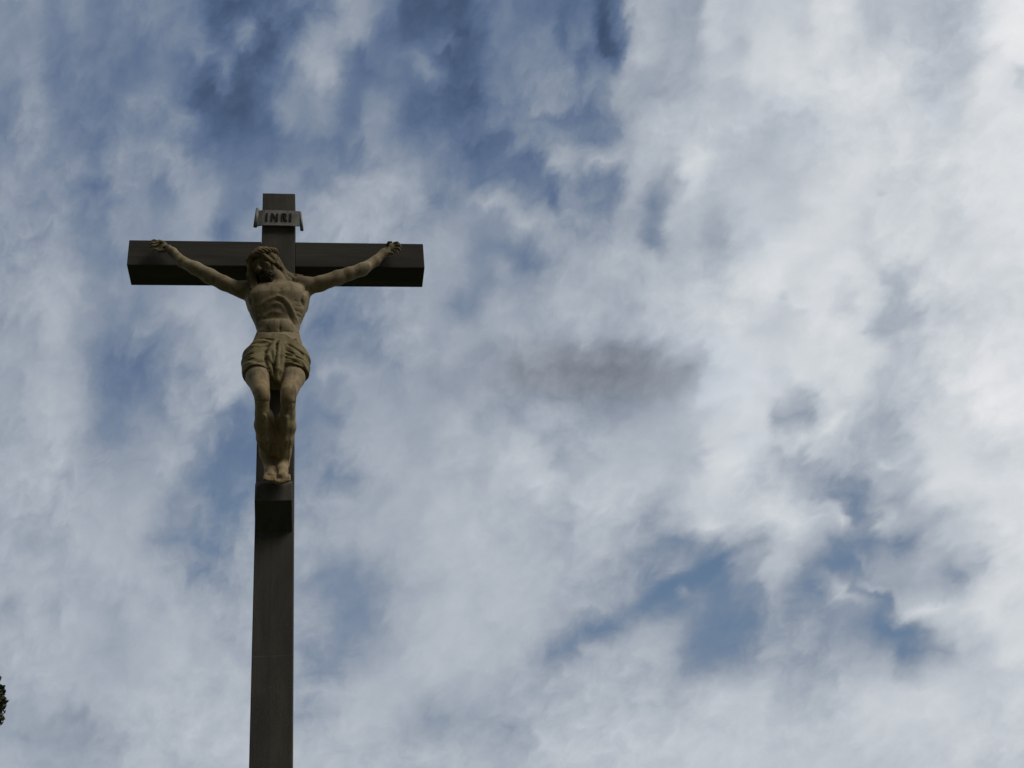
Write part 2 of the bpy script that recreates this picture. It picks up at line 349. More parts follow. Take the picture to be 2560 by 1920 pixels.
def skin_mat(name, base, patina, amount=0.5, grime_and_shade=False):
    mt, t, b = material(name, 0.75)
    pos = t.node('ShaderNodeTexCoord').outputs['Object']
    mp = t.node('ShaderNodeMapping'); t.put(mp.inputs[0], pos); mp.inputs['Scale'].default_value = (1, 1, 0.45)
    n1 = t.noise(mp.outputs[0], 5.5, 5, 0.6, 0.5); n2 = t.noise(pos, 22, 5, 0.65); n3 = t.noise(mp.outputs[0], 14, 4, 0.6, 0.8)
    c = t.mixc(t.smooth(n1, 0.34, 0.68, 0, 0.8), base, tuple(x * y for x, y in zip(base, (0.72, 0.66, 0.52))))
    c = t.mixc(t.smooth(n3, 0.54, 0.72, 0, amount), c, patina)
    c = t.mixc(t.smooth(n2, 0.55, 0.8, 0, 0.5), c, tuple(min(1, x * 1.25) for x in base))
    if grime_and_shade:                                        # paint gone and lichen grown on hands, head and shoulders, face shade painted in with it; ochre paint left on the legs
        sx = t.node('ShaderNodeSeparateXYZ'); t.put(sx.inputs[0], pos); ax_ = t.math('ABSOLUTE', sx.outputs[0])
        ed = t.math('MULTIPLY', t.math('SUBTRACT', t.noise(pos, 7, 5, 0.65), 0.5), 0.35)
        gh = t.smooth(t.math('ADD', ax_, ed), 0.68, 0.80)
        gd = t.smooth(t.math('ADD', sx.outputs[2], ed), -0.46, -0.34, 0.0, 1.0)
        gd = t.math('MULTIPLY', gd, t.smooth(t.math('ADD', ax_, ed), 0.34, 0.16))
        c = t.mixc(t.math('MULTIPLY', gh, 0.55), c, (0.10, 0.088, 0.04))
        c = t.mixc(t.math('MULTIPLY', gd, 0.55), c, (0.12, 0.085, 0.045))  # head patina also carries the painted-in shade of the face
        lg = t.smooth(t.math('ADD', sx.outputs[2], ed), -1.15, -1.35)
        c = t.mixc(t.math('MULTIPLY', lg, 0.7), c, t.mixc(t.smooth(n3, 0.45, 0.65), (0.42, 0.315, 0.175), (0.24, 0.17, 0.09)))
        drip = t.node('ShaderNodeMapping'); t.put(drip.inputs[0], pos); drip.inputs['Scale'].default_value = (16, 16, 1.6)
        c = t.mixc(t.smooth(t.noise(drip.outputs[0], 1.6, 4, 0.6), 0.53, 0.68, 0, 0.6), c, tuple(x * 0.4 for x in base))
    t.put(b.inputs['Base Color'], c)
    bump(t, b, t.math('ADD', n2, t.math('MULTIPLY', t.noise(pos, 120, 3, 0.6), 0.3)), 0.004, 0.8)
    return mt
M_SKIN = skin_mat('painted_stone_skin', (0.36, 0.295, 0.195), (0.13, 0.10, 0.055), 0.75, grime_and_shade=True)
M_HAIR = skin_mat('painted_stone_hair', (0.18, 0.145, 0.08), (0.055, 0.042, 0.02), 0.7)
M_BEARD = skin_mat('painted_stone_beard', (0.045, 0.034, 0.018), (0.03, 0.022, 0.012), 0.5)
M_CROWN = skin_mat('thorn_crown_stone', (0.23, 0.17, 0.10), (0.06, 0.04, 0.025), 0.6)
M_CLOTH = skin_mat('painted_stone_cloth', (0.27, 0.225, 0.12), (0.12, 0.10, 0.045), 0.6)
mt, t, b = material('weathered_white_enamel', 0.5); M_SIGN = mt
pos = t.node('ShaderNodeTexCoord').outputs['Object']
t.put(b.inputs['Base Color'], t.mixc(t.smooth(t.noise(pos, 14, 5, 0.65), 0.35, 0.7, 0, 0.8), (0.31, 0.31, 0.305), (0.14, 0.135, 0.12)))
mt, t, b = material('black_lettering', 0.6); M_INK = mt; b.inputs['Base Color'].default_value = (0.012, 0.012, 0.013, 1)
mt, t, b = material('dark_iron', 0.6); M_IRON = mt; b.inputs['Base Color'].default_value = (0.03, 0.025, 0.02, 1)

# measured joints and radii of the statue, metres from the crossbeam centre (kind, from xyz, radius, to xyz, radius, blend)
BODY=[
 ('+c',0.022,-0.12,-0.426,0.062,-0.003,-0.15,-0.352,0.052,0.035),
 ('+c',-0.003,-0.15,-0.352,0.052,-0.049,-0.18,-0.305,0.055,0.035),
 ('+c',0.015,-0.1,-0.369,0.04,-0.15,-0.09,-0.37,0.045,0.04),
 ('+c',-0.15,-0.09,-0.37,0.045,-0.23,-0.1,-0.392,0.045,0.04),
 ('+c',0.029,-0.1,-0.369,0.04,0.139,-0.09,-0.333,0.045,0.04),
 ('+c',0.139,-0.09,-0.333,0.045,0.236,-0.1,-0.353,0.045,0.04),
 ('+c',0.035,-0.195,-0.493,0.008,0.127,-0.17,-0.442,0.01,0.015),
 ('+c',0.127,-0.17,-0.442,0.01,0.195,-0.14,-0.398,0.01,0.015),
 ('+c',0.008,-0.195,-0.493,0.008,-0.09,-0.17,-0.465,0.01,0.015),
 ('+c',-0.09,-0.17,-0.465,0.01,-0.173,-0.14,-0.429,0.01,0.015),
 ('+c',0.018,-0.185,-0.475,0.012,-0.005,-0.17,-0.384,0.013,0.015),
 ('+c',-0.241,-0.105,-0.414,0.055,-0.366,-0.12,-0.36,0.05,0.02),
 ('+c',-0.366,-0.12,-0.36,0.05,-0.467,-0.13,-0.306,0.052,0.02),
 ('+c',-0.467,-0.13,-0.306,0.052,-0.56,-0.125,-0.237,0.045,0.02),
 ('+c',-0.56,-0.125,-0.237,0.045,-0.658,-0.1,-0.162,0.038,0.02),
 ('+c',-0.658,-0.1,-0.162,0.038,-0.732,-0.07,-0.05,0.03,0.02),
 ('+c',-0.732,-0.07,-0.05,0.03,-0.769,-0.055,-0.003,0.026,0.02),
 ('+c',0.214,-0.105,-0.378,0.054,0.291,-0.115,-0.355,0.054,0.02),
 ('+c',0.291,-0.115,-0.355,0.054,0.417,-0.125,-0.307,0.051,0.02),
 ('+c',0.417,-0.125,-0.307,0.051,0.493,-0.125,-0.274,0.046,0.02),
 ('+c',0.493,-0.125,-0.274,0.046,0.588,-0.11,-0.222,0.045,0.02),
 ('+c',0.588,-0.11,-0.222,0.045,0.686,-0.08,-0.121,0.036,0.02),
 ('+c',0.686,-0.08,-0.121,0.036,0.748,-0.06,-0.031,0.029,0.02),
 ('+c',0.748,-0.06,-0.031,0.029,0.772,-0.052,0.002,0.026,0.02),
 ('+e',-0.216,-0.115,-0.404,0.062,0.058,0.058,0,0,0,0.03),
 ('+e',0.194,-0.115,-0.365,0.062,0.056,0.056,0,0,0,0.03),
 ('+e',-0.322,-0.145,-0.4,0.085,0.035,0.035,0,28,0,0.03),
 ('+e',0.361,-0.145,-0.351,0.085,0.035,0.035,0,-20,0,0.03),
 ('+e',-0.585,-0.145,-0.242,0.07,0.03,0.033,0,35,0,0.03),
 ('+e',0.587,-0.135,-0.234,0.07,0.03,0.033,0,-35,0,0.03),
 ('+c',-0.192,-0.09,-0.44,0.035,-0.162,-0.09,-0.55,0.03,0.04),
 ('+c',0.186,-0.09,-0.416,0.035,0.167,-0.09,-0.548,0.03,0.04),
 ('+e',-0.088,-0.2,-0.521,0.08,0.028,0.05,0,-14,0,0.04),
 ('+e',0.095,-0.2,-0.513,0.08,0.026,0.05,0,14,0,0.04),
 ('-e',-0.002,-0.292,-0.736,0.078,0.05,0.078,0,0,0,0.035),
 ('+e',0.013,-0.165,-0.771,0.095,0.055,0.06,0,0,0,0.03),
 ('+e',-0.032,-0.185,-0.768,0.04,0.03,0.05,0,0,0,0.025),
 ('+e',0.053,-0.185,-0.768,0.04,0.03,0.05,0,0,0,0.025),
 ('+e',0.007,-0.17,-0.899,0.115,0.062,0.065,0,0,0,0.03),
 ('+c',-0.103,-0.14,-0.988,0.085,-0.112,-0.25,-1.227,0.073,0.03),
 ('+c',-0.112,-0.25,-1.227,0.073,-0.085,-0.345,-1.394,0.054,0.03),
 ('+c',0.102,-0.14,-0.989,0.085,0.113,-0.25,-1.228,0.071,0.03),
 ('+c',0.113,-0.25,-1.228,0.071,0.088,-0.345,-1.402,0.055,0.03),
 ('+e',-0.074,-0.358,-1.426,0.044,0.038,0.046,0,0,0,0.018),
 ('+e',0.083,-0.358,-1.44,0.045,0.038,0.046,0,0,0,0.018),
 ('+c',-0.079,-0.335,-1.448,0.047,-0.078,-0.285,-1.518,0.043,0.02),
 ('+c',-0.078,-0.285,-1.518,0.043,-0.076,-0.235,-1.571,0.052,0.02),
 ('+c',-0.076,-0.235,-1.571,0.052,-0.065,-0.18,-1.639,0.05,0.02),
 ('+c',-0.065,-0.18,-1.639,0.05,-0.051,-0.12,-1.711,0.045,0.02),
 ('+c',-0.051,-0.12,-1.711,0.045,-0.036,-0.085,-1.773,0.038,0.02),
 ('+c',0.085,-0.335,-1.461,0.048,0.082,-0.285,-1.526,0.044,0.02),
 ('+c',0.082,-0.285,-1.526,0.044,0.076,-0.235,-1.585,0.055,0.02),
 ('+c',0.076,-0.235,-1.585,0.055,0.058,-0.18,-1.647,0.06,0.02),
 ('+c',0.058,-0.18,-1.647,0.06,0.047,-0.125,-1.718,0.052,0.02),
 ('+c',0.047,-0.125,-1.718,0.052,0.047,-0.09,-1.777,0.04,0.02),
 ('+c',-0.061,-0.318,-1.556,0.011,-0.052,-0.225,-1.677,0.01,0.02),
 ('+c',-0.052,-0.225,-1.677,0.01,-0.04,-0.125,-1.766,0.01,0.02),
 ('+c',0.073,-0.318,-1.569,0.011,0.062,-0.225,-1.679,0.01,0.02),
 ('+c',0.062,-0.225,-1.679,0.01,0.05,-0.125,-1.768,0.01,0.02),
 ('+e',-0.043,-0.205,-1.524,0.036,0.05,0.085,0,0,0,0.02),
 ('+e',-0.005,-0.16,-1.626,0.025,0.05,0.12,0,0,0,0.02),
 ('+e',0.035,-0.2,-1.558,0.038,0.05,0.09,0,0,0,0.02),
 ('+c',-0.031,-0.075,-1.774,0.038,-0.026,-0.13,-1.858,0.037,0.02),
 ('+c',-0.026,-0.13,-1.858,0.037,-0.023,-0.18,-1.916,0.029,0.02),
 ('+c',0.044,-0.09,-1.777,0.04,0.042,-0.155,-1.864,0.038,0.02),
 ('+c',0.042,-0.155,-1.864,0.038,0.041,-0.2,-1.928,0.03,0.02),
 ('+c',-0.053,-0.175,-1.899,0.014,-0.059,-0.205,-1.934,0.011,0.008),
 ('+c',-0.059,-0.205,-1.934,0.011,-0.059,-0.215,-1.951,0.0099,0.008),
 ('+c',-0.039,-0.175,-1.905,0.015,-0.044,-0.205,-1.94,0.012,0.008),
 ('+c',-0.044,-0.205,-1.94,0.012,-0.044,-0.215,-1.957,0.0108,0.008),
 ('+c',-0.026,-0.175,-1.908,0.015,-0.029,-0.205,-1.944,0.012,0.008),
 ('+c',-0.029,-0.205,-1.944,0.012,-0.03,-0.215,-1.96,0.0108,0.008),
 ('+c',-0.012,-0.175,-1.911,0.016,-0.014,-0.205,-1.947,0.013,0.008),
 ('+c',-0.014,-0.205,-1.947,0.013,-0.015,-0.215,-1.963,0.0117,0.008),
 ('+c',0.004,-0.175,-1.914,0.02,0.003,-0.205,-1.95,0.017,0.008),
 ('+c',0.003,-0.205,-1.95,0.017,0.002,-0.215,-1.966,0.0153,0.008),
 ('+c',0.019,-0.175,-1.923,0.021,0.022,-0.205,-1.959,0.018,0.008),
 ('+c',0.022,-0.205,-1.959,0.018,0.024,-0.215,-1.975,0.0162,0.008),
 ('+c',0.038,-0.175,-1.923,0.016,0.042,-0.205,-1.959,0.013,0.008),
 ('+c',0.042,-0.205,-1.959,0.013,0.043,-0.215,-1.976,0.0117,0.008),
 ('+c',0.055,-0.175,-1.921,0.015,0.059,-0.205,-1.957,0.012,0.008),
 ('+c',0.059,-0.205,-1.957,0.012,0.06,-0.215,-1.973,0.0108,0.008),
 ('+c',0.07,-0.175,-1.916,0.015,0.074,-0.205,-1.951,0.012,0.008),
 ('+c',0.074,-0.205,-1.951,0.012,0.075,-0.215,-1.968,0.0108,0.008),
 ('+c',0.085,-0.175,-1.91,0.014,0.088,-0.205,-1.946,0.011,0.008),
 ('+c',0.088,-0.205,-1.946,0.011,0.09,-0.215,-1.963,0.0099,0.008),
 ('+e',-0.816,-0.045,0.027,0.046,0.017,0.042,0,35,0,0.012),
 ('+c',-0.84,-0.045,0.066,0.01,-0.868,-0.06,0.062,0.009,0.006),
 ('+c',-0.868,-0.06,0.062,0.009,-0.892,-0.065,0.049,0.007,0.006),
 ('+c',-0.846,-0.05,0.044,0.01,-0.879,-0.068,0.032,0.009,0.006),
 ('+c',-0.879,-0.068,0.032,0.009,-0.9,-0.07,0.016,0.007,0.006),
 ('+c',-0.845,-0.05,0.022,0.01,-0.874,-0.07,0.005,0.009,0.006),
 ('+c',-0.874,-0.07,0.005,0.009,-0.893,-0.068,-0.011,0.007,0.006),
 ('+c',-0.836,-0.048,-0.002,0.009,-0.856,-0.068,-0.025,0.008,0.006),
 ('+c',-0.856,-0.068,-0.025,0.008,-0.872,-0.064,-0.04,0.0065,0.006),
 ('+c',-0.805,-0.055,0.051,0.012,-0.826,-0.085,0.037,0.01,0.006),
 ('+c',-0.826,-0.085,0.037,0.01,-0.842,-0.095,0.014,0.008,0.006),
 ('+c',-0.79,-0.055,-0.025,0.014,-0.827,-0.055,-0.032,0.013,0.012),
 ('+e',0.8,-0.045,0.038,0.042,0.017,0.04,0,-50,0,0.012),
 ('+c',0.828,-0.045,0.076,0.01,0.853,-0.062,0.07,0.009,0.006),
 ('+c',0.853,-0.062,0.07,0.009,0.873,-0.066,0.052,0.007,0.006),
 ('+c',0.839,-0.05,0.053,0.01,0.869,-0.068,0.039,0.009,0.006),
 ('+c',0.869,-0.068,0.039,0.009,0.883,-0.07,0.015,0.007,0.006),
 ('+c',0.837,-0.05,0.027,0.01,0.865,-0.07,0.004,0.009,0.006),
 ('+c',0.865,-0.07,0.004,0.009,0.873,-0.066,-0.015,0.007,0.006),
 ('+c',0.828,-0.048,0.002,0.009,0.849,-0.066,-0.023,0.008,0.006),
 ('+c',0.849,-0.066,-0.023,0.008,0.854,-0.062,-0.042,0.0065,0.006),
 ('+c',0.78,-0.055,0.052,0.012,0.79,-0.085,0.05,0.01,0.006),
 ('+c',0.79,-0.085,0.05,0.01,0.81,-0.095,0.046,0.008,0.006),
 ('+c',0.777,-0.055,-0.023,0.014,0.812,-0.055,-0.026,0.013,0.012)]
TORSO=[
 (-0.3845,0.0055,-0.12,0.1535,0.075),
 (-0.4505,0.001,-0.13,0.207,0.105),
 (-0.5195,0.0005,-0.135,0.2075,0.118),
 (-0.6215,0.0015,-0.13,0.1875,0.11),
 (-0.7125,0.0035,-0.125,0.1525,0.088),
 (-0.7755,0.0075,-0.125,0.1405,0.082),
 (-0.861,0.003,-0.125,0.162,0.092),
 (-0.9525,0,-0.125,0.189,0.1),
 (-1.039,-0.0015,-0.125,0.1955,0.098)]
CLOTH=[
 ('+c',-0.109,-0.14,-0.949,0.105,-0.12,-0.215,-1.142,0.092,0.03),
 ('+c',-0.12,-0.215,-1.142,0.092,-0.116,-0.26,-1.264,0.088,0.03),
 ('+c',0.107,-0.14,-0.95,0.105,0.122,-0.215,-1.143,0.09,0.03),
 ('+c',0.122,-0.215,-1.143,0.09,0.121,-0.26,-1.266,0.086,0.03)]
HIPS=[
 (-0.805,0.0045,-0.125,0.1595,0.105),
 (-0.861,0.003,-0.125,0.17,0.112),
 (-0.91,-0.0085,-0.125,0.1975,0.118),
 (-0.9685,-0.006,-0.125,0.214,0.122),
 (-1.026,-0.0065,-0.13,0.2205,0.125),
 (-1.1125,-0.01,-0.14,0.206,0.12),
 (-1.1915,-0.005,-0.15,0.188,0.11)]
FOLDS=[
 ('+e',0.007,-0.262,-1.111,0.04,0.03,0.085,0,0,0,0.02),
 ('+c',-0.001,-0.238,-0.929,0.014,-0.031,-0.262,-1.013,0.02,0.01),
 ('+c',-0.031,-0.262,-1.013,0.02,-0.047,-0.282,-1.083,0.018,0.01),
 ('+c',-0.047,-0.282,-1.083,0.018,-0.023,-0.286,-1.136,0.01,0.01),
 ('+c',-0.016,-0.25,-0.953,0.012,-0.014,-0.276,-1.041,0.015,0.01),
 ('+c',-0.014,-0.276,-1.041,0.015,-0.003,-0.288,-1.128,0.01,0.01),
 ('+c',0.028,-0.245,-0.934,0.014,0.017,-0.285,-1.079,0.018,0.01),
 ('+c',0.017,-0.285,-1.079,0.018,0.017,-0.303,-1.2,0.018,0.01),
 ('+c',0.017,-0.303,-1.2,0.018,0.015,-0.3,-1.275,0.011,0.01),
 ('+c',0.051,-0.24,-0.934,0.014,0.043,-0.28,-1.076,0.016,0.01),
 ('+c',0.043,-0.28,-1.076,0.016,0.037,-0.296,-1.211,0.015,0.01),
 ('+c',0.037,-0.296,-1.211,0.015,0.03,-0.292,-1.301,0.008,0.01),
 ('+c',-0.057,-0.276,-1.098,0.012,-0.035,-0.286,-1.173,0.014,0.01),
 ('+c',-0.035,-0.286,-1.173,0.014,-0.009,-0.288,-1.237,0.014,0.01),
 ('+c',-0.009,-0.288,-1.237,0.014,0.004,-0.288,-1.261,0.012,0.01)]
LOCKS=[
 ('+c',-0.182,-0.17,-0.211,0.024,-0.182,-0.18,-0.307,0.018,0.012),
 ('+c',-0.182,-0.18,-0.307,0.018,-0.167,-0.19,-0.391,0.016,0.012),
 ('+c',-0.167,-0.19,-0.391,0.016,-0.173,-0.19,-0.46,0.014,0.012),
 ('+c',-0.173,-0.19,-0.46,0.014,-0.158,-0.195,-0.532,0.009,0.012),
 ('+c',-0.166,-0.15,-0.23,0.022,-0.155,-0.17,-0.334,0.015,0.012),
 ('+c',-0.155,-0.17,-0.334,0.015,-0.142,-0.19,-0.425,0.013,0.012),
 ('+c',-0.142,-0.19,-0.425,0.013,-0.15,-0.2,-0.501,0.009,0.012),
 ('+c',-0.194,-0.15,-0.213,0.018,-0.198,-0.15,-0.298,0.014,0.012),
 ('+c',-0.198,-0.15,-0.298,0.014,-0.187,-0.16,-0.379,0.011,0.012),
 ('+c',-0.003,-0.14,-0.167,0.022,0.02,-0.13,-0.237,0.018,0.012),
 ('+c',0.02,-0.13,-0.237,0.018,0.043,-0.13,-0.301,0.02,0.012),
 ('+c',0.043,-0.13,-0.301,0.02,0.076,-0.14,-0.35,0.018,0.012),
 ('+c',0.076,-0.14,-0.35,0.018,0.093,-0.15,-0.393,0.012,0.012),
 ('+c',0.002,-0.12,-0.169,0.022,0.042,-0.11,-0.25,0.02,0.012),
 ('+c',0.042,-0.11,-0.25,0.02,0.089,-0.11,-0.285,0.02,0.012),
 ('+c',0.089,-0.11,-0.285,0.02,0.133,-0.115,-0.295,0.017,0.012),
 ('+c',0.133,-0.115,-0.295,0.017,0.172,-0.11,-0.284,0.009,0.012),
 ('+c',0.014,-0.13,-0.195,0.018,0.053,-0.12,-0.272,0.018,0.012),
 ('+c',0.053,-0.12,-0.272,0.018,0.106,-0.13,-0.328,0.017,0.012),
 ('+c',0.106,-0.13,-0.328,0.017,0.148,-0.13,-0.349,0.01,0.012),
 ('+c',0.031,-0.14,-0.245,0.016,0.049,-0.15,-0.33,0.015,0.012),
 ('+c',0.049,-0.15,-0.33,0.015,0.061,-0.165,-0.397,0.01,0.012),
 ('+c',-0.015,-0.09,-0.182,0.04,0.013,-0.08,-0.263,0.045,0.012),
 ('+c',0.013,-0.08,-0.263,0.045,0.047,-0.075,-0.311,0.04,0.012),
 ('+c',-0.126,-0.09,-0.183,0.05,-0.119,-0.08,-0.299,0.04,0.012)]
HEAD=(-0.0850,-0.1850,-0.2460)
#hem [[-0.124, -0.3, -1.182], [0.093, -0.3, -1.202], [-0.205, -0.15, -1.178], [-0.187, -0.08, -1.202], [0.17, -0.08, -1.205], [-0.001, -0.24, -0.927], [-0.201, -0.12, -0.89], [0.189, -0.12, -0.91], [-0.098, 0.0, -1.836]]
# chisel strokes: (depth, width, [points])
STROKES={'body':[
 (-0.008, 0.024, [[-0.0743, -0.2184, -0.6694], [-0.0317, -0.2318, -0.6456], [0.0216, -0.2309, -0.6512], [0.0588, -0.2159, -0.6903], [0.0217, -0.215, -0.7066], [-0.0527, -0.2116, -0.7044]]),
 (-0.01, 0.011, [[0.0053, -0.2439, -0.5904], [0.0401, -0.2401, -0.6109], [0.0641, -0.2286, -0.646], [0.0827, -0.2119, -0.6874], [0.1013, -0.1972, -0.7268], [0.1172, -0.1874, -0.753]]),
 (0.005, 0.012, [[0.0158, -0.2474, -0.5625], [0.0533, -0.2426, -0.5823], [0.0827, -0.2334, -0.6158], [0.104, -0.2155, -0.6564], [0.1251, -0.1902, -0.6983], [0.1383, -0.1718, -0.7185]]),
 (-0.006, 0.014, [[-0.0054, -0.2443, -0.5874], [-0.0479, -0.2387, -0.6138], [-0.0824, -0.2239, -0.6467], [-0.1038, -0.2043, -0.6827], [-0.1172, -0.1839, -0.718]]),
 (0.004, 0.012, [[0.0051, -0.2471, -0.5657], [-0.0482, -0.2428, -0.5832], [-0.0961, -0.2306, -0.6081], [-0.1255, -0.206, -0.6507]]),
 (-0.006, 0.01, [[-0.0901, -0.1983, -0.7182], [-0.0419, -0.2127, -0.7184], [0.0006, -0.2149, -0.7165], [0.0643, -0.2119, -0.7208]]),
 (-0.003, 0.007, [[0.0195, -0.2195, -0.7396], [0.0232, -0.2183, -0.8408]]),
 (-0.008, 0.006, [[0.0228, -0.218, -0.8078], [0.0229, -0.2155, -0.8224]]),
 (-0.002, 0.007, [[-0.0521, -0.2149, -0.7399], [-0.0647, -0.2112, -0.7868], [-0.0561, -0.2097, -0.8316]]),
 (-0.002, 0.007, [[0.0962, -0.2043, -0.7484], [0.1043, -0.1981, -0.7871], [0.0966, -0.2003, -0.8281]]),
 (-0.006, 0.007, [[-0.1154, -0.182, -0.8123], [-0.056, -0.2106, -0.8354], [0.01, -0.2176, -0.837], [0.0808, -0.2058, -0.8287], [0.1438, -0.1661, -0.8173]]),
 (0.004, 0.008, [[0.0237, -0.2269, -0.8631], [0.063, -0.2222, -0.8663], [0.0894, -0.2197, -0.8906]]),
 (-0.004, 0.006, [[0.128, -0.2176, -0.6208], [0.1732, -0.1848, -0.6135]]),
 (-0.004, 0.006, [[0.1226, -0.2084, -0.6545], [0.1624, -0.1779, -0.6524]]),
 (-0.004, 0.006, [[0.1304, -0.1927, -0.6834], [0.1569, -0.1669, -0.6815]]),
 (-0.003, 0.006, [[0.12, -0.2279, -0.5879], [0.1814, -0.1896, -0.5729]]),
 (-0.004, 0.006, [[-0.1727, -0.1865, -0.5998], [-0.1229, -0.2133, -0.6358]]),
 (-0.004, 0.006, [[-0.167, -0.1749, -0.6383], [-0.1173, -0.2012, -0.6738]]),
 (-0.004, 0.006, [[-0.1504, -0.1688, -0.6807], [-0.1118, -0.1892, -0.7118]]),
 (-0.01, 0.012, [[0.1974, -0.1517, -0.4346], [0.1736, -0.2217, -0.5251], [0.1628, -0.2162, -0.5654], [0.176, -0.188, -0.5921]]),
 (-0.009, 0.012, [[-0.1914, -0.1836, -0.4893], [-0.1753, -0.2099, -0.5529], [-0.1756, -0.1903, -0.5823]]),
 (-0.005, 0.008, [[0.0205, -0.2488, -0.5023], [0.013, -0.2494, -0.547]]),
 (-0.005, 0.007, [[-0.115, -0.3605, -1.466], [-0.0748, -0.3698, -1.4811], [-0.0362, -0.3491, -1.4657]]),
 (-0.005, 0.007, [[0.0409, -0.3507, -1.4764], [0.0838, -0.3685, -1.4967], [0.1233, -0.355, -1.4828]]),
 (0.005, 0.008, [[-0.0462, -0.3207, -1.5283], [-0.0371, -0.2877, -1.5527]]),
 (-0.008, 0.007, [[0.007, -0.1564, -1.8274], [0.0166, -0.2028, -1.8954], [0.0154, -0.224, -1.9518]]),
 (0.004, 0.007, [[-0.0554, -0.325, -1.5602], [-0.0376, -0.2411, -1.6281], [-0.0184, -0.185, -1.7129], [0.0003, -0.1216, -1.7794]]),
 (0.004, 0.007, [[0.0992, -0.2205, -1.6768], [0.0908, -0.1625, -1.7312], [0.0852, -0.1179, -1.779]]),
 (-0.003, 0.005, [[-0.0419, -0.2032, -1.9113], [-0.043, -0.2233, -1.9501]]),
 (-0.003, 0.005, [[-0.0246, -0.2084, -1.9173], [-0.0259, -0.2235, -1.9534]]),
 (-0.003, 0.005, [[-0.0076, -0.2054, -1.9161], [-0.0088, -0.226, -1.9579]]),
 (-0.003, 0.005, [[0.0614, -0.2207, -1.9257], [0.0641, -0.2197, -1.9533]]),
 (-0.003, 0.005, [[0.0779, -0.1943, -1.9119], [0.0812, -0.2213, -1.9545]])],'loincloth':[
 (-0.009, 0.008, [[0.0828, -0.2548, -0.9696], [0.1302, -0.2693, -1.0115], [0.1743, -0.2541, -1.046], [0.1951, -0.2546, -1.0749]]),
 (-0.01, 0.008, [[0.0626, -0.2664, -1.0127], [0.0967, -0.2752, -1.0409], [0.1361, -0.2981, -1.0944], [0.1747, -0.2886, -1.1039]]),
 (-0.008, 0.007, [[0.0682, -0.2708, -1.0506], [0.0945, -0.2849, -1.0728], [0.1208, -0.3056, -1.1025]]),
 (-0.008, 0.007, [[0.0721, -0.3041, -1.1295], [0.1134, -0.3131, -1.1388], [0.1519, -0.3049, -1.1772], [0.174, -0.2265, -1.1824]]),
 (-0.008, 0.007, [[0.0697, -0.3006, -1.1554], [0.1111, -0.319, -1.1708], [0.1436, -0.2689, -1.1786], [0.1659, -0.2006, -1.1876]]),
 (-0.007, 0.006, [[0.0697, -0.2939, -1.1759], [0.1106, -0.2912, -1.1774], [0.138, -0.2379, -1.1802]]),
 (0.006, 0.009, [[0.1364, -0.3103, -1.1214], [0.1723, -0.3008, -1.1371], [0.1876, -0.2922, -1.1629]]),
 (0.005, 0.008, [[0.0793, -0.2883, -1.1003], [0.1209, -0.3087, -1.1171], [0.157, -0.3086, -1.1516]]),
 (-0.006, 0.009, [[-0.1875, -0.2513, -1.0495], [-0.137, -0.2872, -1.058], [-0.0894, -0.273, -1.0264], [-0.0599, -0.2526, -0.9871]]),
 (-0.006, 0.009, [[-0.2036, -0.2604, -1.1027], [-0.1503, -0.3049, -1.1106], [-0.1047, -0.3052, -1.0953], [-0.0678, -0.2819, -1.0703]]),
 (-0.005, 0.008, [[-0.1959, -0.2853, -1.1535], [-0.1433, -0.3222, -1.1594], [-0.0985, -0.3105, -1.1425], [-0.0736, -0.3014, -1.1366]]),
 (0.004, 0.01, [[-0.1941, -0.2592, -1.0768], [-0.1388, -0.2916, -1.083], [-0.0888, -0.2777, -1.0517]]),
 (-0.005, 0.008, [[-0.1515, -0.2446, -0.9528], [-0.0993, -0.2523, -0.9549], [-0.058, -0.2517, -0.9449]]),
 (0.005, 0.008, [[-0.1558, -0.2504, -0.9791], [-0.1036, -0.2607, -0.9862], [-0.0579, -0.248, -0.9648]]),
 (-0.009, 0.006, [[0.0046, -0.2518, -0.9611], [0.0021, -0.2977, -1.0717], [-0.0049, -0.2913, -1.1458], [-0.0059, -0.3037, -1.2314]]),
 (-0.004, 0.005, [[0.0313, -0.2717, -0.9811], [0.0286, -0.3059, -1.1243], [0.025, -0.3107, -1.2515]]),
 (-0.008, 0.006, [[0.0596, -0.2614, -0.9741], [0.0564, -0.2948, -1.117], [0.0478, -0.2254, -1.2122]]),
 (-0.01, 0.007, [[-0.0664, -0.2655, -1.034], [-0.0666, -0.2932, -1.1156], [-0.0528, -0.299, -1.1662]])]}
HYAW, HPIT, HROLL = 36.0, 33.0, 10.0
# ------------------------------------------------------------------ ground
mt, t, b = material('meadow_ground', 0.95); M_GROUND = mt
pos = t.node('ShaderNodeTexCoord').outputs['Object']
c = t.mixc(t.smooth(t.noise(pos, 0.25, 5, 0.6), 0.35, 0.65), (0.045, 0.06, 0.022), (0.085, 0.085, 0.04))
c = t.mixc(t.math('MULTIPLY', t.noise(pos, 30, 4, 0.7), 0.5), c, (0.05, 0.05, 0.025)); t.put(b.inputs['Base Color'], c)
bump(t, b, t.noise(pos, 25, 5, 0.7), 0.05)
bm = bmesh.new(); NR = 60
ringsG = [0, 6, 15, 40, 100, 300, 1200]
prev = None
for r in ringsG:
    cur = [bm.verts.new((r * math.cos(2 * math.pi * i / NR), r * math.sin(2 * math.pi * i / NR), 0.0 if r < 12 else 0.15 * math.sin(i * 0.8 + r) * min(r, 40) / 40)) for i in range(NR)] if r else [bm.verts.new((0, 0, 0))]
    if prev:
        for i in range(NR):
            j = (i + 1) % NR
            bm.faces.new((prev[0], cur[i], cur[j]) if len(prev) == 1 else (prev[i], cur[i], cur[j], prev[j]))
    prev = cur
tag(from_bm('ground', bm, M_GROUND, smooth=True), kind='structure')

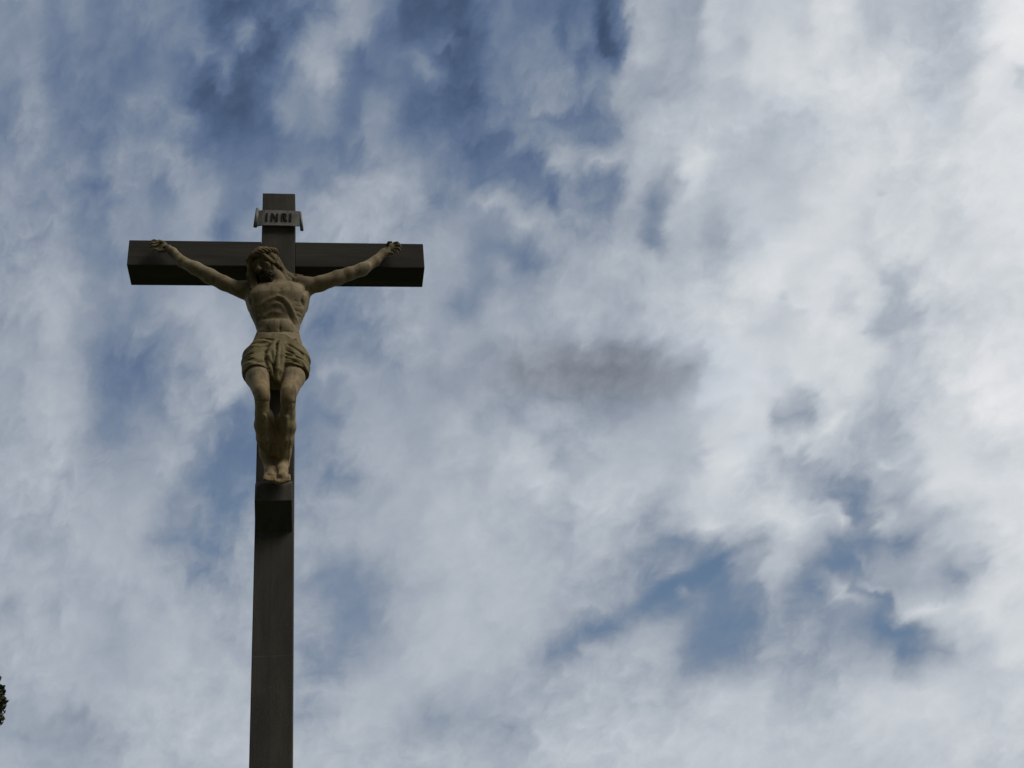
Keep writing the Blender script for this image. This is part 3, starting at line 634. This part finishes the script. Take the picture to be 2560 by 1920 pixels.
# ------------------------------------------------------------------ the cross
cross = tag(empty('stone_cross', (0, 0, 0)), 'tall dark weathered cross with square post and thick crossbeam, carrying the pale statue', 'cross')
XC, HW, D, HB = -0.005, 0.1192, 0.241, 0.1131
from_bm('post', box(XC - HW, XC + HW, 0.0, D, 0.42, ZB + 0.576), M_SHAFT, cross, bevel=0.005)
from_bm('crossbeam', box(-1.05, XC - HW - 0.001, 0.0025, D - 0.0025, ZB - HB, ZB + HB), M_BEAM, cross, bevel=0.006)
from_bm('crossbeam', box(XC + HW + 0.001, 1.05, 0.0025, D - 0.0025, ZB - HB, ZB + HB), M_BEAM, cross, bevel=0.006)
fr = [(0.01, ZB - 1.845), (-0.120, ZB - 1.930), (-0.130, ZB - 1.945), (-0.146, ZB - 2.066), (0.01, ZB - 2.222)]
from_bm('footrest', prism(fr, XC - 0.116, XC + 0.112), M_SHAFT, cross, bevel=0.004)
for (h0, h1, w) in ((0.0, 0.16, 0.85), (0.16, 0.30, 0.60), (0.30, 0.44, 0.36)):
    from_bm('plinth_step', box(XC - w, XC + w, D / 2 - w, D / 2 + w, h0 - (0.1 if h0 == 0 else 0), h1), M_PLINTH, cross, bevel=0.012)

# ------------------------------------------------------------------ the lettered scroll at the head of the cross
sign = tag(empty('title_scroll', (0, 0, ZB + 0.31)), 'small pale scroll with curled ends lettered INRI, fixed above the crossbeam', 'sign')
def scroll_panel():
    bm = bmesh.new(); nx, th = 24, 0.007
    front, back = [], []
    for i in range(nx + 1):
        f = i / nx; x = -0.158 + 0.306 * f
        y = -0.030 - 0.003 * math.sin(math.pi * f) + 0.012 * max(0, 1 - f / 0.14) * 1.0
        zt = 0.076 - 0.006 * f; zb = -0.068 - 0.004 * f
        front.append((bm.verts.new((x, y, zt)), bm.verts.new((x, y, zb)))); back.append((bm.verts.new((x, y + th, zt)), bm.verts.new((x, y + th, zb))))
    for i in range(nx):
        bm.faces.new((front[i][0], front[i][1], front[i + 1][1], front[i + 1][0])); bm.faces.new((back[i + 1][0], back[i + 1][1], back[i][1], back[i][0]))
        bm.faces.new((front[i][0], front[i + 1][0], back[i + 1][0], back[i][0])); bm.faces.new((front[i][1], back[i][1], back[i + 1][1], front[i + 1][1]))
    for i in (0, nx): bm.faces.new((front[i][0], back[i][0], back[i][1], front[i][1]))
    return bm
from_bm('panel', scroll_panel(), M_SIGN, sign)
def roll(xt, zt, xb, zb, r, turn):
    """a curled scroll end: spiral sheet swept along its tilted axis"""
    bm = bmesh.new(); n = 26; rows = []
    for k, (x, z) in enumerate(((xt, zt), (xb, zb))):
        row = []
        for i in range(n + 1):
            a = i / n * math.radians(560) * turn; rr = r * (1 - 0.55 * i / n) * (1.0 if k == 0 else 1.1)
            row.append(bm.verts.new((x + rr * math.sin(a), -0.022 + 0.0 - rr * math.cos(a) + r * 0.5, z)))
        rows.append(row)
    for i in range(n): bm.faces.new((rows[0][i], rows[0][i + 1], rows[1][i + 1], rows[1][i]))
    o = from_bm('curled_end', bm, M_SIGN, sign, smooth=True)
    md = o.modifiers.new('t', 'SOLIDIFY'); md.thickness = 0.004
    return o
roll(-0.156, 0.098, -0.170, -0.070, 0.016, -1)
roll(0.150, 0.070, 0.163, -0.098, 0.014, 1)
def strokes(segs, w=0.0115):
    bm = bmesh.new()
    for si, (x0, z0, x1, z1) in enumerate(segs):
        d = Vector((x1 - x0, 0, z1 - z0)); n = Vector((-d.z, 0, d.x)).normalized() * w / 2
        q = []
        for yy in (-0.0385 - 0.0004 * si, -0.030):
            q.append([bm.verts.new((x0 + n.x * s, yy, z0 + n.z * s)) for s in (1, -1)] + [bm.verts.new((x1 + n.x * s, yy, z1 + n.z * s)) for s in (-1, 1)])
        bm.faces.new(q[0]); bm.faces.new(q[1][::-1])
        for i in range(4): bm.faces.new((q[0][i], q[1][i], q[1][(i + 1) % 4], q[0][(i + 1) % 4]))
    return bm
ZT, ZL = 0.040, -0.034
from_bm('letter', strokes([(-0.088, ZT, -0.090, ZL)], 0.013), M_INK, sign)
from_bm('letter', strokes([(-0.052, ZT, -0.053, ZL), (-0.050, ZT - 0.004, -0.016, ZL + 0.004), (-0.013, ZT, -0.014, ZL)], 0.0115), M_INK, sign)
from_bm('letter', strokes([(0.024, ZT, 0.022, ZL), (0.024, ZT - 0.004, 0.046, ZT - 0.006), (0.046, ZT - 0.004, 0.048, ZT - 0.026), (0.048, ZT - 0.028, 0.026, ZT - 0.032), (0.036, ZT - 0.032, 0.053, ZL)], 0.0125), M_INK, sign)
from_bm('letter', strokes([(0.082, ZT, 0.081, ZL)], 0.014), M_INK, sign)

# ------------------------------------------------------------------ the statue: blended solids, meshed with surface nets
def rotm(rx, ry, rz):
    return np.array((Matrix.Rotation(math.radians(rz), 3, 'Z') @ Matrix.Rotation(math.radians(ry), 3, 'Y') @ Matrix.Rotation(math.radians(rx), 3, 'X')).transposed(), dtype=np.float32)
class Field:
    def __init__(s, lo, hi, h):
        s.lo = np.array(lo, np.float32); s.h = h; s.n = np.ceil((np.array(hi) - s.lo) / h).astype(int) + 1
        s.f = np.full(tuple(s.n), 0.06, np.float32)
        s.ax = [s.lo[i] + h * np.arange(s.n[i], dtype=np.float32) for i in range(3)]
    def sub(s, lo, hi):
        a = np.clip(np.floor((np.array(lo) - s.lo) / s.h).astype(int), 0, s.n - 1); b = np.clip(np.ceil((np.array(hi) - s.lo) / s.h).astype(int) + 1, 1, s.n)
        sl = tuple(slice(a[i], b[i]) for i in range(3))
        g = np.meshgrid(*[s.ax[i][sl[i]] for i in range(3)], indexing='ij', sparse=True)
        return sl, g
    def blend(s, sl, d, k, op='+'):
        f = s.f[sl]
        if op == '-': d = -d; h = np.clip(0.5 - 0.5 * (f - d) / k, 0, 1) if False else np.clip(0.5 + 0.5 * (d - f) / k, 0, 1); s.f[sl] = f + (d - f) * h + k * h * (1 - h)
        else: h = np.clip(0.5 + 0.5 * (f - d) / k, 0, 1); s.f[sl] = f + (d - f) * h - k * h * (1 - h)
    def prim(s, p):
        op, kind = p[0][0], p[0][1]
        if kind == 'c':
            a = np.array(p[1:4]); ra = p[4]; b = np.array(p[5:8]); rb = p[8]; k = p[9]; m_ = max(ra, rb) + 2 * k + 0.02
            sl, (X_, Y_, Z_) = s.sub(np.minimum(a, b) - m_, np.maximum(a, b) + m_)
            ab = b - a; L2 = max(1e-9, float(ab @ ab))
            t_ = np.clip(((X_ - a[0]) * ab[0] + (Y_ - a[1]) * ab[1] + (Z_ - a[2]) * ab[2]) / L2, 0, 1)
            d = np.sqrt((X_ - a[0] - t_ * ab[0]) ** 2 + (Y_ - a[1] - t_ * ab[1]) ** 2 + (Z_ - a[2] - t_ * ab[2]) ** 2) - (ra + (rb - ra) * t_)
        else:
            c_ = np.array(p[1:4]); r = np.array(p[4:7]); R_ = rotm(*p[7:10]) if len(p) > 10 else np.eye(3, dtype=np.float32); k = p[-1]; m_ = r.max() + 2 * k + 0.02
            if p[0][1] == 'm': R_ = np.array(p[7], np.float32)
            sl, (X_, Y_, Z_) = s.sub(c_ - m_, c_ + m_)
            q = [(R_[i][0] * (X_ - c_[0]) + R_[i][1] * (Y_ - c_[1]) + R_[i][2] * (Z_ - c_[2])) / r[i] for i in range(3)]
            k0 = np.sqrt(q[0] ** 2 + q[1] ** 2 + q[2] ** 2); k1 = np.sqrt((q[0] / r[0]) ** 2 + (q[1] / r[1]) ** 2 + (q[2] / r[2]) ** 2) + 1e-6
            d = k0 * (k0 - 1) / k1
        s.blend(sl, d.astype(np.float32), k, op)
    def loft(s, rings, k, ex=2.3):
        rings = sorted(rings); z = np.array([r[0] for r in rings])
        sl, (X_, Y_, Z_) = s.sub((-0.4, -0.45, z[0] - 0.05), (0.4, 0.2, z[-1] + 0.05))
        zz = np.clip(Z_[0, 0, :], z[0], z[-1])
        xc, yc, rx, ry = [np.interp(zz, z, [r[i] for r in rings]) for i in (1, 2, 3, 4)]
        q = (np.abs((X_ - xc) / rx) ** ex + np.abs((Y_ - yc) / ry) ** ex) ** (1 / ex)
        d = (q - 1) * np.minimum(rx, ry)
        dz = np.maximum(z[0] - Z_, Z_ - z[-1]); d = np.where(dz > 0, np.sqrt(np.maximum(d, 0) ** 2 + dz ** 2), np.maximum(d, dz * 1.0))
        s.blend(sl, d.astype(np.float32), k)
    def mesh(s):
        f = s.f; n = s.n; ins = f < 0
        c = [ins[i:n[0] - 1 + i, j:n[1] - 1 + j, k:n[2] - 1 + k] for i in (0, 1) for j in (0, 1) for k in (0, 1)]
        cnt = sum(x.astype(np.int8) for x in c); act = (cnt > 0) & (cnt < 8)
        idx = np.argwhere(act); vid = np.full(act.shape, -1, np.int64); vid[act] = np.arange(len(idx))
        P = np.zeros((len(idx), 3)); W_ = np.zeros(len(idx)); i0, j0, k0 = idx.T
        corners = [(i, j, k) for i in (0, 1) for j in (0, 1) for k in (0, 1)]
        for a in corners:
            for axis in range(3):
                if a[axis]: continue
                b_ = list(a); b_[axis] = 1
                fa = f[i0 + a[0], j0 + a[1], k0 + a[2]]; fb = f[i0 + b_[0], j0 + b_[1], k0 + b_[2]]
                m_ = (fa < 0) != (fb < 0); t_ = np.where(m_, fa / np.where(m_, fa - fb, 1), 0)
                pt = np.array(a, float)[None, :] + t_[:, None] * (np.array(b_) - np.array(a))[None, :]
                P[m_] += pt[m_]; W_[m_] += 1
        P = (P / W_[:, None] + idx) * s.h + s.lo
        faces = []
        for axis in range(3):
            u, v = (axis + 1) % 3, (axis + 2) % 3
            sh = [slice(1, n[q] - 1) for q in range(3)]; s0 = list(sh); s1 = list(sh); s0[axis] = slice(0, n[axis] - 1); s1[axis] = slice(1, n[axis])
            a = ins[tuple(s0)]; b_ = ins[tuple(s1)]; e = np.argwhere(a != b_)
            flip = a[a != b_]
            base = e + np.array([0 if q == axis else 1 for q in range(3)])
            def g(du, dv):
                q = base.copy(); q[:, u] -= du; q[:, v] -= dv; return vid[q[:, 0], q[:, 1], q[:, 2]]
            quad = np.stack([g(1, 1), g(0, 1), g(0, 0), g(1, 0)], 1)
            quad[~flip] = quad[~flip][:, ::-1]; faces.append(quad)
        F_ = np.concatenate(faces); F_ = F_[(F_ >= 0).all(1)]
        return P, F_
def fbm(P, scale, seed=0, oct_=2):
    return np.array([noise.fractal(Vector((x * scale + seed, y * scale, z * scale)), 1.0, 2.0, oct_) for x, y, z in P])
def relax(P, F_, it):
    n = len(P)
    for _ in range(it):
        A = np.zeros_like(P); c_ = np.zeros(n)
        for a, b_ in ((0, 1), (1, 2), (2, 3), (3, 0)):
            for p_, q_ in ((a, b_), (b_, a)):
                for ax in range(3): A[:, ax] += np.bincount(F_[:, p_], P[F_[:, q_], ax], n)
                c_ += np.bincount(F_[:, p_], minlength=n)
        P = P * 0.5 + 0.5 * A / c_[:, None]
    return P
def carve(P, F_, strokes):
    """chisel strokes: move the surface along its normals near each traced line"""
    for amp, wd, pts in strokes:
        Nn = np.zeros_like(P); fn = np.cross(P[F_[:, 2]] - P[F_[:, 0]], P[F_[:, 3]] - P[F_[:, 1]])
        for q in range(4):
            for ax in range(3): Nn[:, ax] += np.bincount(F_[:, q], fn[:, ax], len(P))
        Nn /= np.linalg.norm(Nn, axis=1)[:, None] + 1e-12
        dm = np.full(len(P), 9.0); pts = np.array(pts)
        for a, b_ in zip(pts, pts[1:]):
            ab = b_ - a; t_ = np.clip(((P - a) @ ab) / (ab @ ab + 1e-12), 0, 1); dm = np.minimum(dm, np.linalg.norm(P - a - t_[:, None] * ab, axis=1))
        P = P + Nn * (amp * np.exp(-(dm / wd) ** 2))[:, None]
    return P
def solid(name, fld, mat, parent, it=1, loc=(0, 0, 0)):
    P, F_ = fld.mesh(); P = relax(P, F_, it)
    P = carve(P, F_, STROKES.get(name, []))
    return mesh(name, P, F_.tolist(), mat, parent, smooth=True)

statue = tag(empty('crucified_statue', (0, 0, ZB)), 'pale stone statue of a bearded man in a loincloth, arms stretched along the crossbeam', 'statue')

# head frame
fwd = Vector((-math.sin(math.radians(HYAW)) * math.cos(math.radians(HPIT)), -math.cos(math.radians(HYAW)) * math.cos(math.radians(HPIT)), -math.sin(math.radians(HPIT))))
rgt = fwd.cross(Vector((0, 0, 1))).normalized()
rgt = (Matrix.Rotation(math.radians(HROLL), 3, fwd) @ rgt).normalized()
upv = rgt.cross(fwd).normalized()
HM = Matrix((rgt, fwd, upv))                       # rows: local axes in world
Hc = Vector(HEAD)
def hp(r, f, u): return tuple(Hc + rgt * r + fwd * f + upv * u)
def hcap(a, ra, b, rb, k, op='+'): return (op + 'c',) + hp(*a) + (ra,) + hp(*b) + (rb, k)
def hell(c_, r, k, op='+'): return (op + 'm',) + hp(*c_) + tuple(r) + ([list(x) for x in HM], k)

fb = Field((-0.98, -0.42, -2.02), (0.98, 0.02, 0.16), 0.0058)
fb.loft(TORSO, 0.02)
plus = [p for p in BODY if p[0][0] == '+' ]; 
for p in BODY: fb.prim(p)
for p in [hell((0, -0.012, 0.022), (0.076, 0.095, 0.098), 0.02), hell((0, 0.030, -0.06), (0.058, 0.058, 0.06), 0.03),
          hcap((0, 0.085, 0.012), 0.011, (0, 0.116, -0.032), 0.015, 0.012), hcap((-0.012, 0.104, -0.036), 0.009, (0.012, 0.104, -0.036), 0.009, 0.008),
          hcap((-0.045, 0.070, 0.030), 0.014, (0.0, 0.086, 0.030), 0.013, 0.014), hcap((0.045, 0.070, 0.030), 0.014, (0.0, 0.086, 0.030), 0.013, 0.014),
          hell((-0.031, 0.095, 0.008), (0.018, 0.016, 0.013), 0.012, '-'), hell((0.031, 0.095, 0.008), (0.018, 0.016, 0.013), 0.012, '-'),
          hell((-0.031, 0.074, 0.007), (0.015, 0.013, 0.010), 0.006), hell((0.031, 0.074, 0.007), (0.015, 0.013, 0.010), 0.006),
          hell((-0.045, 0.062, -0.022), (0.022, 0.022, 0.02), 0.02), hell((0.045, 0.062, -0.022), (0.022, 0.022, 0.02), 0.02),
          hcap((-0.018, 0.088, -0.064), 0.008, (0.018, 0.088, -0.064), 0.008, 0.006), hell((0, 0.075, -0.098), (0.025, 0.022, 0.02), 0.015),
          hell((-0.078, -0.005, 0.0), (0.010, 0.020, 0.028), 0.006), hell((0.078, -0.005, 0.0), (0.010, 0.020, 0.028), 0.006)]:
    fb.prim(p)
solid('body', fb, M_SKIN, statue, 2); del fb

# hair
fh = Field((-0.26, -0.36, -0.56), (0.20, 0.0, -0.04), 0.0050)
fh.prim(hell((0, -0.018, 0.030), (0.090, 0.108, 0.106), 0.01))
fh.prim(hell((0, 0.115, -0.02), (0.062, 0.075, 0.075), 0.02, '-'))
for s_ in (-1, 1):
    fh.prim(hcap((0.074 * s_, 0.01, 0.04), 0.022, (0.080 * s_, -0.01, -0.05), 0.018, 0.015))
    fh.prim(hcap((0.012 * s_, 0.104, 0.070), 0.017, (0.062 * s_, 0.066, 0.040), 0.015, 0.012)); fh.prim(hcap((0.062 * s_, 0.066, 0.040), 0.015, (0.078 * s_, 0.030, -0.02), 0.014, 0.012))
for p in LOCKS: fh.prim(p)
P, F_ = fh.mesh(); P = relax(P, F_, 1)
Hn = np.array([list(x) for x in HM]); Q = (P - np.array(Hc)) @ Hn.T
ang = np.arctan2(Q[:, 0], Q[:, 1]); wob = fbm(P, 9, 3)
ridge = np.abs(np.sin(Q[:, 0] * 75 + wob * 2.4 + Q[:, 1] * 12)) ** 0.7
me_c = P.mean(0); ctr = np.array(Hc)
dirs = P - ctr; dirs /= np.linalg.norm(dirs, axis=1)[:, None]
P = P + dirs * ((ridge - 0.6) * 0.009)[:, None]
mesh('hair', P, F_.tolist(), M_HAIR, statue, smooth=True)

# beard and moustache
fk = Field((-0.30, -0.42, -0.52), (0.12, -0.08, -0.14), 0.0045)
for p in [hell((0, 0.064, -0.098), (0.056, 0.048, 0.044), 0.02), hcap((-0.056, 0.035, -0.045), 0.018, (-0.034, 0.066, -0.095), 0.030, 0.015), hcap((0.056, 0.035, -0.045), 0.018, (0.034, 0.066, -0.095), 0.030, 0.015),
          hcap((-0.014, 0.082, -0.115), 0.028, (-0.020, 0.078, -0.168), 0.009, 0.012), hcap((0.014, 0.082, -0.115), 0.028, (0.020, 0.078, -0.168), 0.009, 0.012),
          hcap((0.0, 0.100, -0.052), 0.008, (-0.034, 0.086, -0.066), 0.006, 0.006), hcap((0.0, 0.100, -0.052), 0.008, (0.034, 0.086, -0.066), 0.006, 0.006)]: fk.prim(p)
P, F_ = fk.mesh(); P = relax(P, F_, 1); wob = fbm(P, 14, 9); Q = (P - np.array(Hc)) @ Hn.T
dirs = P - np.array(hp(0, 0.03, -0.07)); dirs /= np.linalg.norm(dirs, axis=1)[:, None]
P = P + dirs * ((np.abs(np.sin(Q[:, 0] * 150 + wob * 3)) - 0.5) * 0.006)[:, None]
mesh('beard', P, F_.tolist(), M_BEARD, statue, smooth=True)

# crown of thorns: three plaited tubes and spikes
bm = bmesh.new()
def ring_pt(a, ph, k):
    r0 = 0.010 * math.cos(3 * a * 3 + ph); z0 = 0.012 * math.sin(3 * a * 3 + ph)
    rr = 1.0 + r0 / 0.1
    return Vector(hp(math.sin(a) * 0.097 * rr, -0.014 + math.cos(a) * 0.116 * rr, 0.062 + z0 + 0.012 * math.cos(a)))
for k in range(3):
    N_ = 150; rows = []
    for i in range(N_):
        a = 2 * math.pi * i / N_; ph = k * 2 * math.pi / 3
        p0 = ring_pt(a, ph, k); p1 = ring_pt(a + 0.02, ph, k); d_ = (p1 - p0).normalized(); n_ = d_.orthogonal().normalized(); b2 = d_.cross(n_)
        n_ = (upv - d_ * d_.dot(upv)).normalized(); b2 = d_.cross(n_)
        rows.append([bm.verts.new(p0 + (n_ * math.cos(q) + b2 * math.sin(q)) * 0.0085) for q in [j * math.pi / 3 for j in range(6)]])
    for i in range(N_):
        r0, r1 = rows[i], rows[(i + 1) % N_]
        for j in range(6): bm.faces.new((r0[j], r1[j], r1[(j + 1) % 6], r0[(j + 1) % 6]))
rng = random.Random(4)
for i in range(34):
    a = rng.uniform(0, 2 * math.pi); p0 = ring_pt(a, rng.uniform(0, 6), 0); o_ = (p0 - Vector(hp(0, -0.014, 0.062))).normalized()
    tip = p0 + (o_ + upv * rng.uniform(-0.6, 0.9) + rgt * rng.uniform(-0.4, 0.4)).normalized() * rng.uniform(0.008, 0.016)
    n_ = (tip - p0).orthogonal().normalized(); b2 = (tip - p0).normalized().cross(n_)
    base = [bm.verts.new(p0 + (n_ * math.cos(q) + b2 * math.sin(q)) * 0.0055) for q in (0, 2.09, 4.19)]; tv = bm.verts.new(tip)
    for j in range(3): bm.faces.new((base[j], base[(j + 1) % 3], tv))
from_bm('crown_of_thorns', bm, M_CROWN, statue, smooth=True)

# loincloth
fl = Field((-0.32, -0.42, -1.34), (0.32, 0.02, -0.80), 0.0054)
fl.loft(HIPS, 0.02)
for p in CLOTH: fl.prim(p)
X_, Y_, Z_ = np.meshgrid(*fl.ax, indexing='ij', sparse=True)
wv = 0.010 * np.sin(X_ * 46 + 1.3) + 0.006 * np.sin(X_ * 110)
hem = -1.178 - 0.10 * (Y_ + 0.30) + wv * 0.6 - 0.02 * (np.abs(X_) < 0.05) - Z_ - 0.03 * np.clip(0.06 - np.abs(X_ + 0.0), 0, 1) / 0.06
fl.f = np.maximum(fl.f, hem.astype(np.float32))
wst = Z_ - (-0.905 - 0.24 * (Y_ + 0.24) - 0.9 * np.clip(np.abs(X_) - 0.13, 0, 1) + 0.002 * np.sin(X_ * 40))
fl.f = np.maximum(fl.f, wst.astype(np.float32))
# soft gathered folds, each side sweeping away from the knot
s_l = Z_ - 0.22 * X_ + 0.10 * Y_ + 0.9 * np.clip(X_ + 0.05, -1, 0) ** 2
s_r = Z_ + 0.55 * X_ + 0.10 * Y_ - 0.5 * np.clip(X_ - 0.03, 0, 1) ** 2
ph = np.where(X_ < -0.005, s_l / 0.058 + 0.45 * np.sin(X_ * 23 + Z_ * 19) + 0.3 * np.sin(X_ * 11 - Z_ * 40), s_r / 0.050 + 0.4 * np.sin(X_ * 19 + 2 + Z_ * 21) + 0.3 * np.sin(X_ * 9 + Z_ * 37))
fl.f = (fl.f - np.sin(2 * np.pi * ph) * (0.0035 + 0.002 * np.sin(X_ * 31 + Z_ * 17))).astype(np.float32)
for p in FOLDS: fl.prim(p)
solid('loincloth', fl, M_CLOTH, statue, 1); del fl

# nails through the hands and feet
def nail(x, y, z, r=0.009):
    bm = bmesh.new(); bmesh.ops.create_cone(bm, cap_ends=True, segments=10, radius1=r, radius2=r * 0.55, depth=0.014)
    bmesh.ops.rotate(bm, verts=bm.verts, cent=(0, 0, 0), matrix=Matrix.Rotation(math.radians(90), 3, 'X')); bmesh.ops.translate(bm, verts=bm.verts, vec=(x, y, z))
    from_bm('nail', bm, M_IRON, statue)
nail(-0.792, -0.070, -0.008, 0.009)
nail(0.777, -0.070, 0.003, 0.009)
nail(0.008, -0.175, -1.875, 0.010)


# ------------------------------------------------------------------ tree whose crown just reaches the left edge of the view
mt, t, b = material('tree_leaf', 0.7); M_LEAF = mt
pos = t.node('ShaderNodeTexCoord').outputs['Object']
t.put(b.inputs['Base Color'], t.mixc(t.smooth(t.noise(pos, 1.6, 4, 0.6), 0.35, 0.65), (0.030, 0.042, 0.018), (0.075, 0.085, 0.035)))
mt, t, b = material('tree_bark', 0.9); M_BARK = mt
pos = t.node('ShaderNodeTexCoord').outputs['Object']
t.put(b.inputs['Base Color'], t.mixc(t.noise(pos, 6, 5, 0.7), (0.05, 0.04, 0.03), (0.14, 0.11, 0.08))); bump(t, b, t.noise(pos, 18, 5, 0.7), 0.03)
TX, TY = (-8.441, 19.317)
tree = tag(empty('leafy_tree', (TX, TY, 0)), 'dark leafy tree, its crown just reaching in at the left edge of the view', 'tree')
rng = random.Random(11)
CL = [(1.864, -0.073, 10.192, 0.36, 0.6, 1500), (1.844, -0.078, 10.782, 0.17, 0.12, 150), (1.659, -0.024, 10.149, 0.42, 0.5, 1200), (-0.107, -2.07, 8.56, 1.024, 0.799, 950), (0.323, -0.171, 9.379, 0.81, 0.631, 950), (-0.887, -1.205, 10.803, 0.651, 0.508, 950), (0.039, 1.805, 7.483, 0.858, 0.669, 950), (0.237, 1.119, 4.292, 1.012, 0.79, 950), (1.005, 1.576, 9.56, 0.662, 0.517, 950), (0.069, 0.07, 8.522, 0.992, 0.774, 950), (0.514, 2.333, 5.666, 0.993, 0.774, 950), (1.75, -0.432, 6.225, 0.905, 0.706, 950), (-0.318, 1.006, 10.456, 0.675, 0.526, 950), (1.185, 0.514, 5.22, 0.871, 0.68, 950), (-0.546, -1.121, 4.224, 0.739, 0.577, 950), (-1.1, 0.134, 9.93, 0.817, 0.637, 950), (0.16, -0.236, 9.449, 0.954, 0.744, 950), (-0.207, -0.111, 6.763, 0.621, 0.484, 950), (1.017, -0.294, 5.466, 0.94, 0.733, 950), (0.894, -0.341, 10.708, 0.76, 0.593, 950), (0.127, -0.784, 7.873, 0.937, 0.731, 950), (0.246, -0.299, 9.781, 1.026, 0.8, 950), (-0.965, 1.505, 4.838, 1.013, 0.79, 950), (1.619, -0.836, 6.58, 0.741, 0.578, 950), (0.303, 0.619, 6.418, 0.667, 0.52, 950), (0.897, -0.019, 9.024, 0.622, 0.485, 950), (-0.862, -0.184, 11.107, 0.707, 0.551, 950), (0.733, -1.412, 8.358, 0.79, 0.616, 950), (0.349, -0.204, 4.59, 0.822, 0.641, 950), (0.179, -0.735, 8.613, 0.796, 0.621, 950), (0.717, -1.06, 5.245, 0.804, 0.627, 950), (0.781, -1.044, 11.195, 0.804, 0.627, 950), (-0.217, -1.674, 7.617, 0.731, 0.57, 950), (0.917, 1.206, 7.027, 1.045, 0.815, 950), (-0.744, -0.763, 10.919, 0.752, 0.587, 950), (-0.282, 2.001, 4.824, 0.99, 0.772, 950), (0.488, -2.119, 6.729, 0.913, 0.712, 950), (0.083, -1.366, 8.848, 0.917, 0.715, 950), (-2.142, 0.193, 6.166, 0.911, 0.71, 950), (-1.035, -0.315, 4.281, 0.902, 0.704, 950), (0.802, -1.802, 7.441, 0.959, 0.748, 950), (-1.31, -1.668, 6.635, 0.973, 0.759, 950), (1.269, -1.922, 6.65, 0.91, 0.71, 950), (0.994, -0.279, 11.033, 0.838, 0.654, 950), (1.19, -1.966, 5.363, 0.815, 0.636, 950), (-0.361, -1.87, 9.04, 0.677, 0.528, 950), (-1.47, -0.818, 9.663, 0.789, 0.616, 950), (0.286, -1.832, 8.566, 0.924, 0.721, 950), (0.779, 1.228, 4.393, 0.893, 0.696, 950), (-0.752, -1.767, 5.733, 0.619, 0.483, 950), (0.085, 0.563, 7.501, 0.66, 0.515, 950), (0.452, 0.985, 6.421, 0.616, 0.481, 950), (-1.399, 1.309, 7.457, 0.866, 0.675, 950), (0.051, -0.036, 5.865, 0.782, 0.61, 950), (-0.702, 0.445, 6.15, 0.974, 0.76, 950), (-0.975, 1.549, 8.017, 1.031, 0.804, 950), (-1.554, 0.866, 9.93, 0.889, 0.693, 950), (1.196, 1.485, 6.786, 0.854, 0.666, 950), (1.161, -0.237, 10.9, 0.758, 0.591, 950), (0.577, 0.003, 10.454, 0.855, 0.667, 950), (-1.068, 0.489, 6.831, 0.731, 0.57, 950), (-1.036, 0.976, 11.007, 1.011, 0.789, 950), (-0.144, 2.328, 8.371, 0.823, 0.642, 950), (-1.03, 2.219, 7.108, 0.821, 0.641, 950), (-0.848, 0.124, 6.205, 0.88, 0.686, 950), (-0.581, 2.094, 7.304, 0.972, 0.758, 950), (-1.109, -0.23, 4.292, 1.021, 0.796, 950)]     # clumps of the crown: x, y, z, rx, rz, leaves
bm = bmesh.new()
def limb(pts, rad, seg=9):
    rows = []
    for i, p in enumerate(pts):
        p = Vector(p); d_ = (Vector(pts[min(i + 1, len(pts) - 1)]) - Vector(pts[max(i - 1, 0)])).normalized(); n_ = d_.cross(Vector((0.3, 1, 0.1))).normalized(); b2 = d_.cross(n_)
        rows.append([bm.verts.new(p + (n_ * math.cos(2 * math.pi * j / seg) + b2 * math.sin(2 * math.pi * j / seg)) * rad[i]) for j in range(seg)])
    for i in range(len(rows) - 1):
        for j in range(seg): bm.faces.new((rows[i][j], rows[i][(j + 1) % seg], rows[i + 1][(j + 1) % seg], rows[i + 1][j]))
    bm.faces.new(rows[-1])
limb([(0, 0, -0.2), (0.03, 0, 0.5), (0.08, 0.03, 2.5), (0.0, 0.0, 5.0), (0.06, 0.05, 7.5), (0, 0, 10.2)], [0.34, 0.26, 0.21, 0.17, 0.11, 0.03], 12)
for (x, y, z, rx, rz, nl) in CL:
    z0 = max(2.6, min(8.6, z - 0.6 - 0.45 * math.hypot(x, y))); 
    limb([(0.03, 0.02, z0), (x * 0.45, y * 0.45, z0 + (z - z0) * 0.35), (x * 0.9, y * 0.9, z)], [0.07, 0.045, 0.015], 6)
from_bm('trunk', bm, M_BARK, tree, smooth=True)
V_, F2 = [], []
for (x, y, z, rx, rz, nl) in CL:
    for _ in range(nl):
        d_ = Vector((rng.gauss(0, 1), rng.gauss(0, 1), rng.gauss(0, 1))).normalized(); rr = rng.random() ** 0.42
        wobb = 0.86 + 0.22 * noise.noise(d_ * 2.3 + Vector((x, y, z)))
        p = Vector((x + d_.x * rx * rr * wobb, y + d_.y * rx * rr * wobb, z + d_.z * rz * rr * wobb))
        s_ = rng.uniform(0.035, 0.075); a_ = Vector((rng.gauss(0, 1), rng.gauss(0, 1), rng.gauss(0, 0.7))).normalized(); b3 = a_.orthogonal().normalized(); b3 = Matrix.Rotation(rng.uniform(0, 6.28), 3, a_) @ b3
        i0 = len(V_); c3 = a_.cross(b3)
        V_ += [p - b3 * s_, p + c3 * s_ * 0.5, p + b3 * s_, p - c3 * s_ * 0.5]; F2.append((i0, i0 + 1, i0 + 2, i0 + 3))
mesh('crown', V_, F2, M_LEAF, tree)
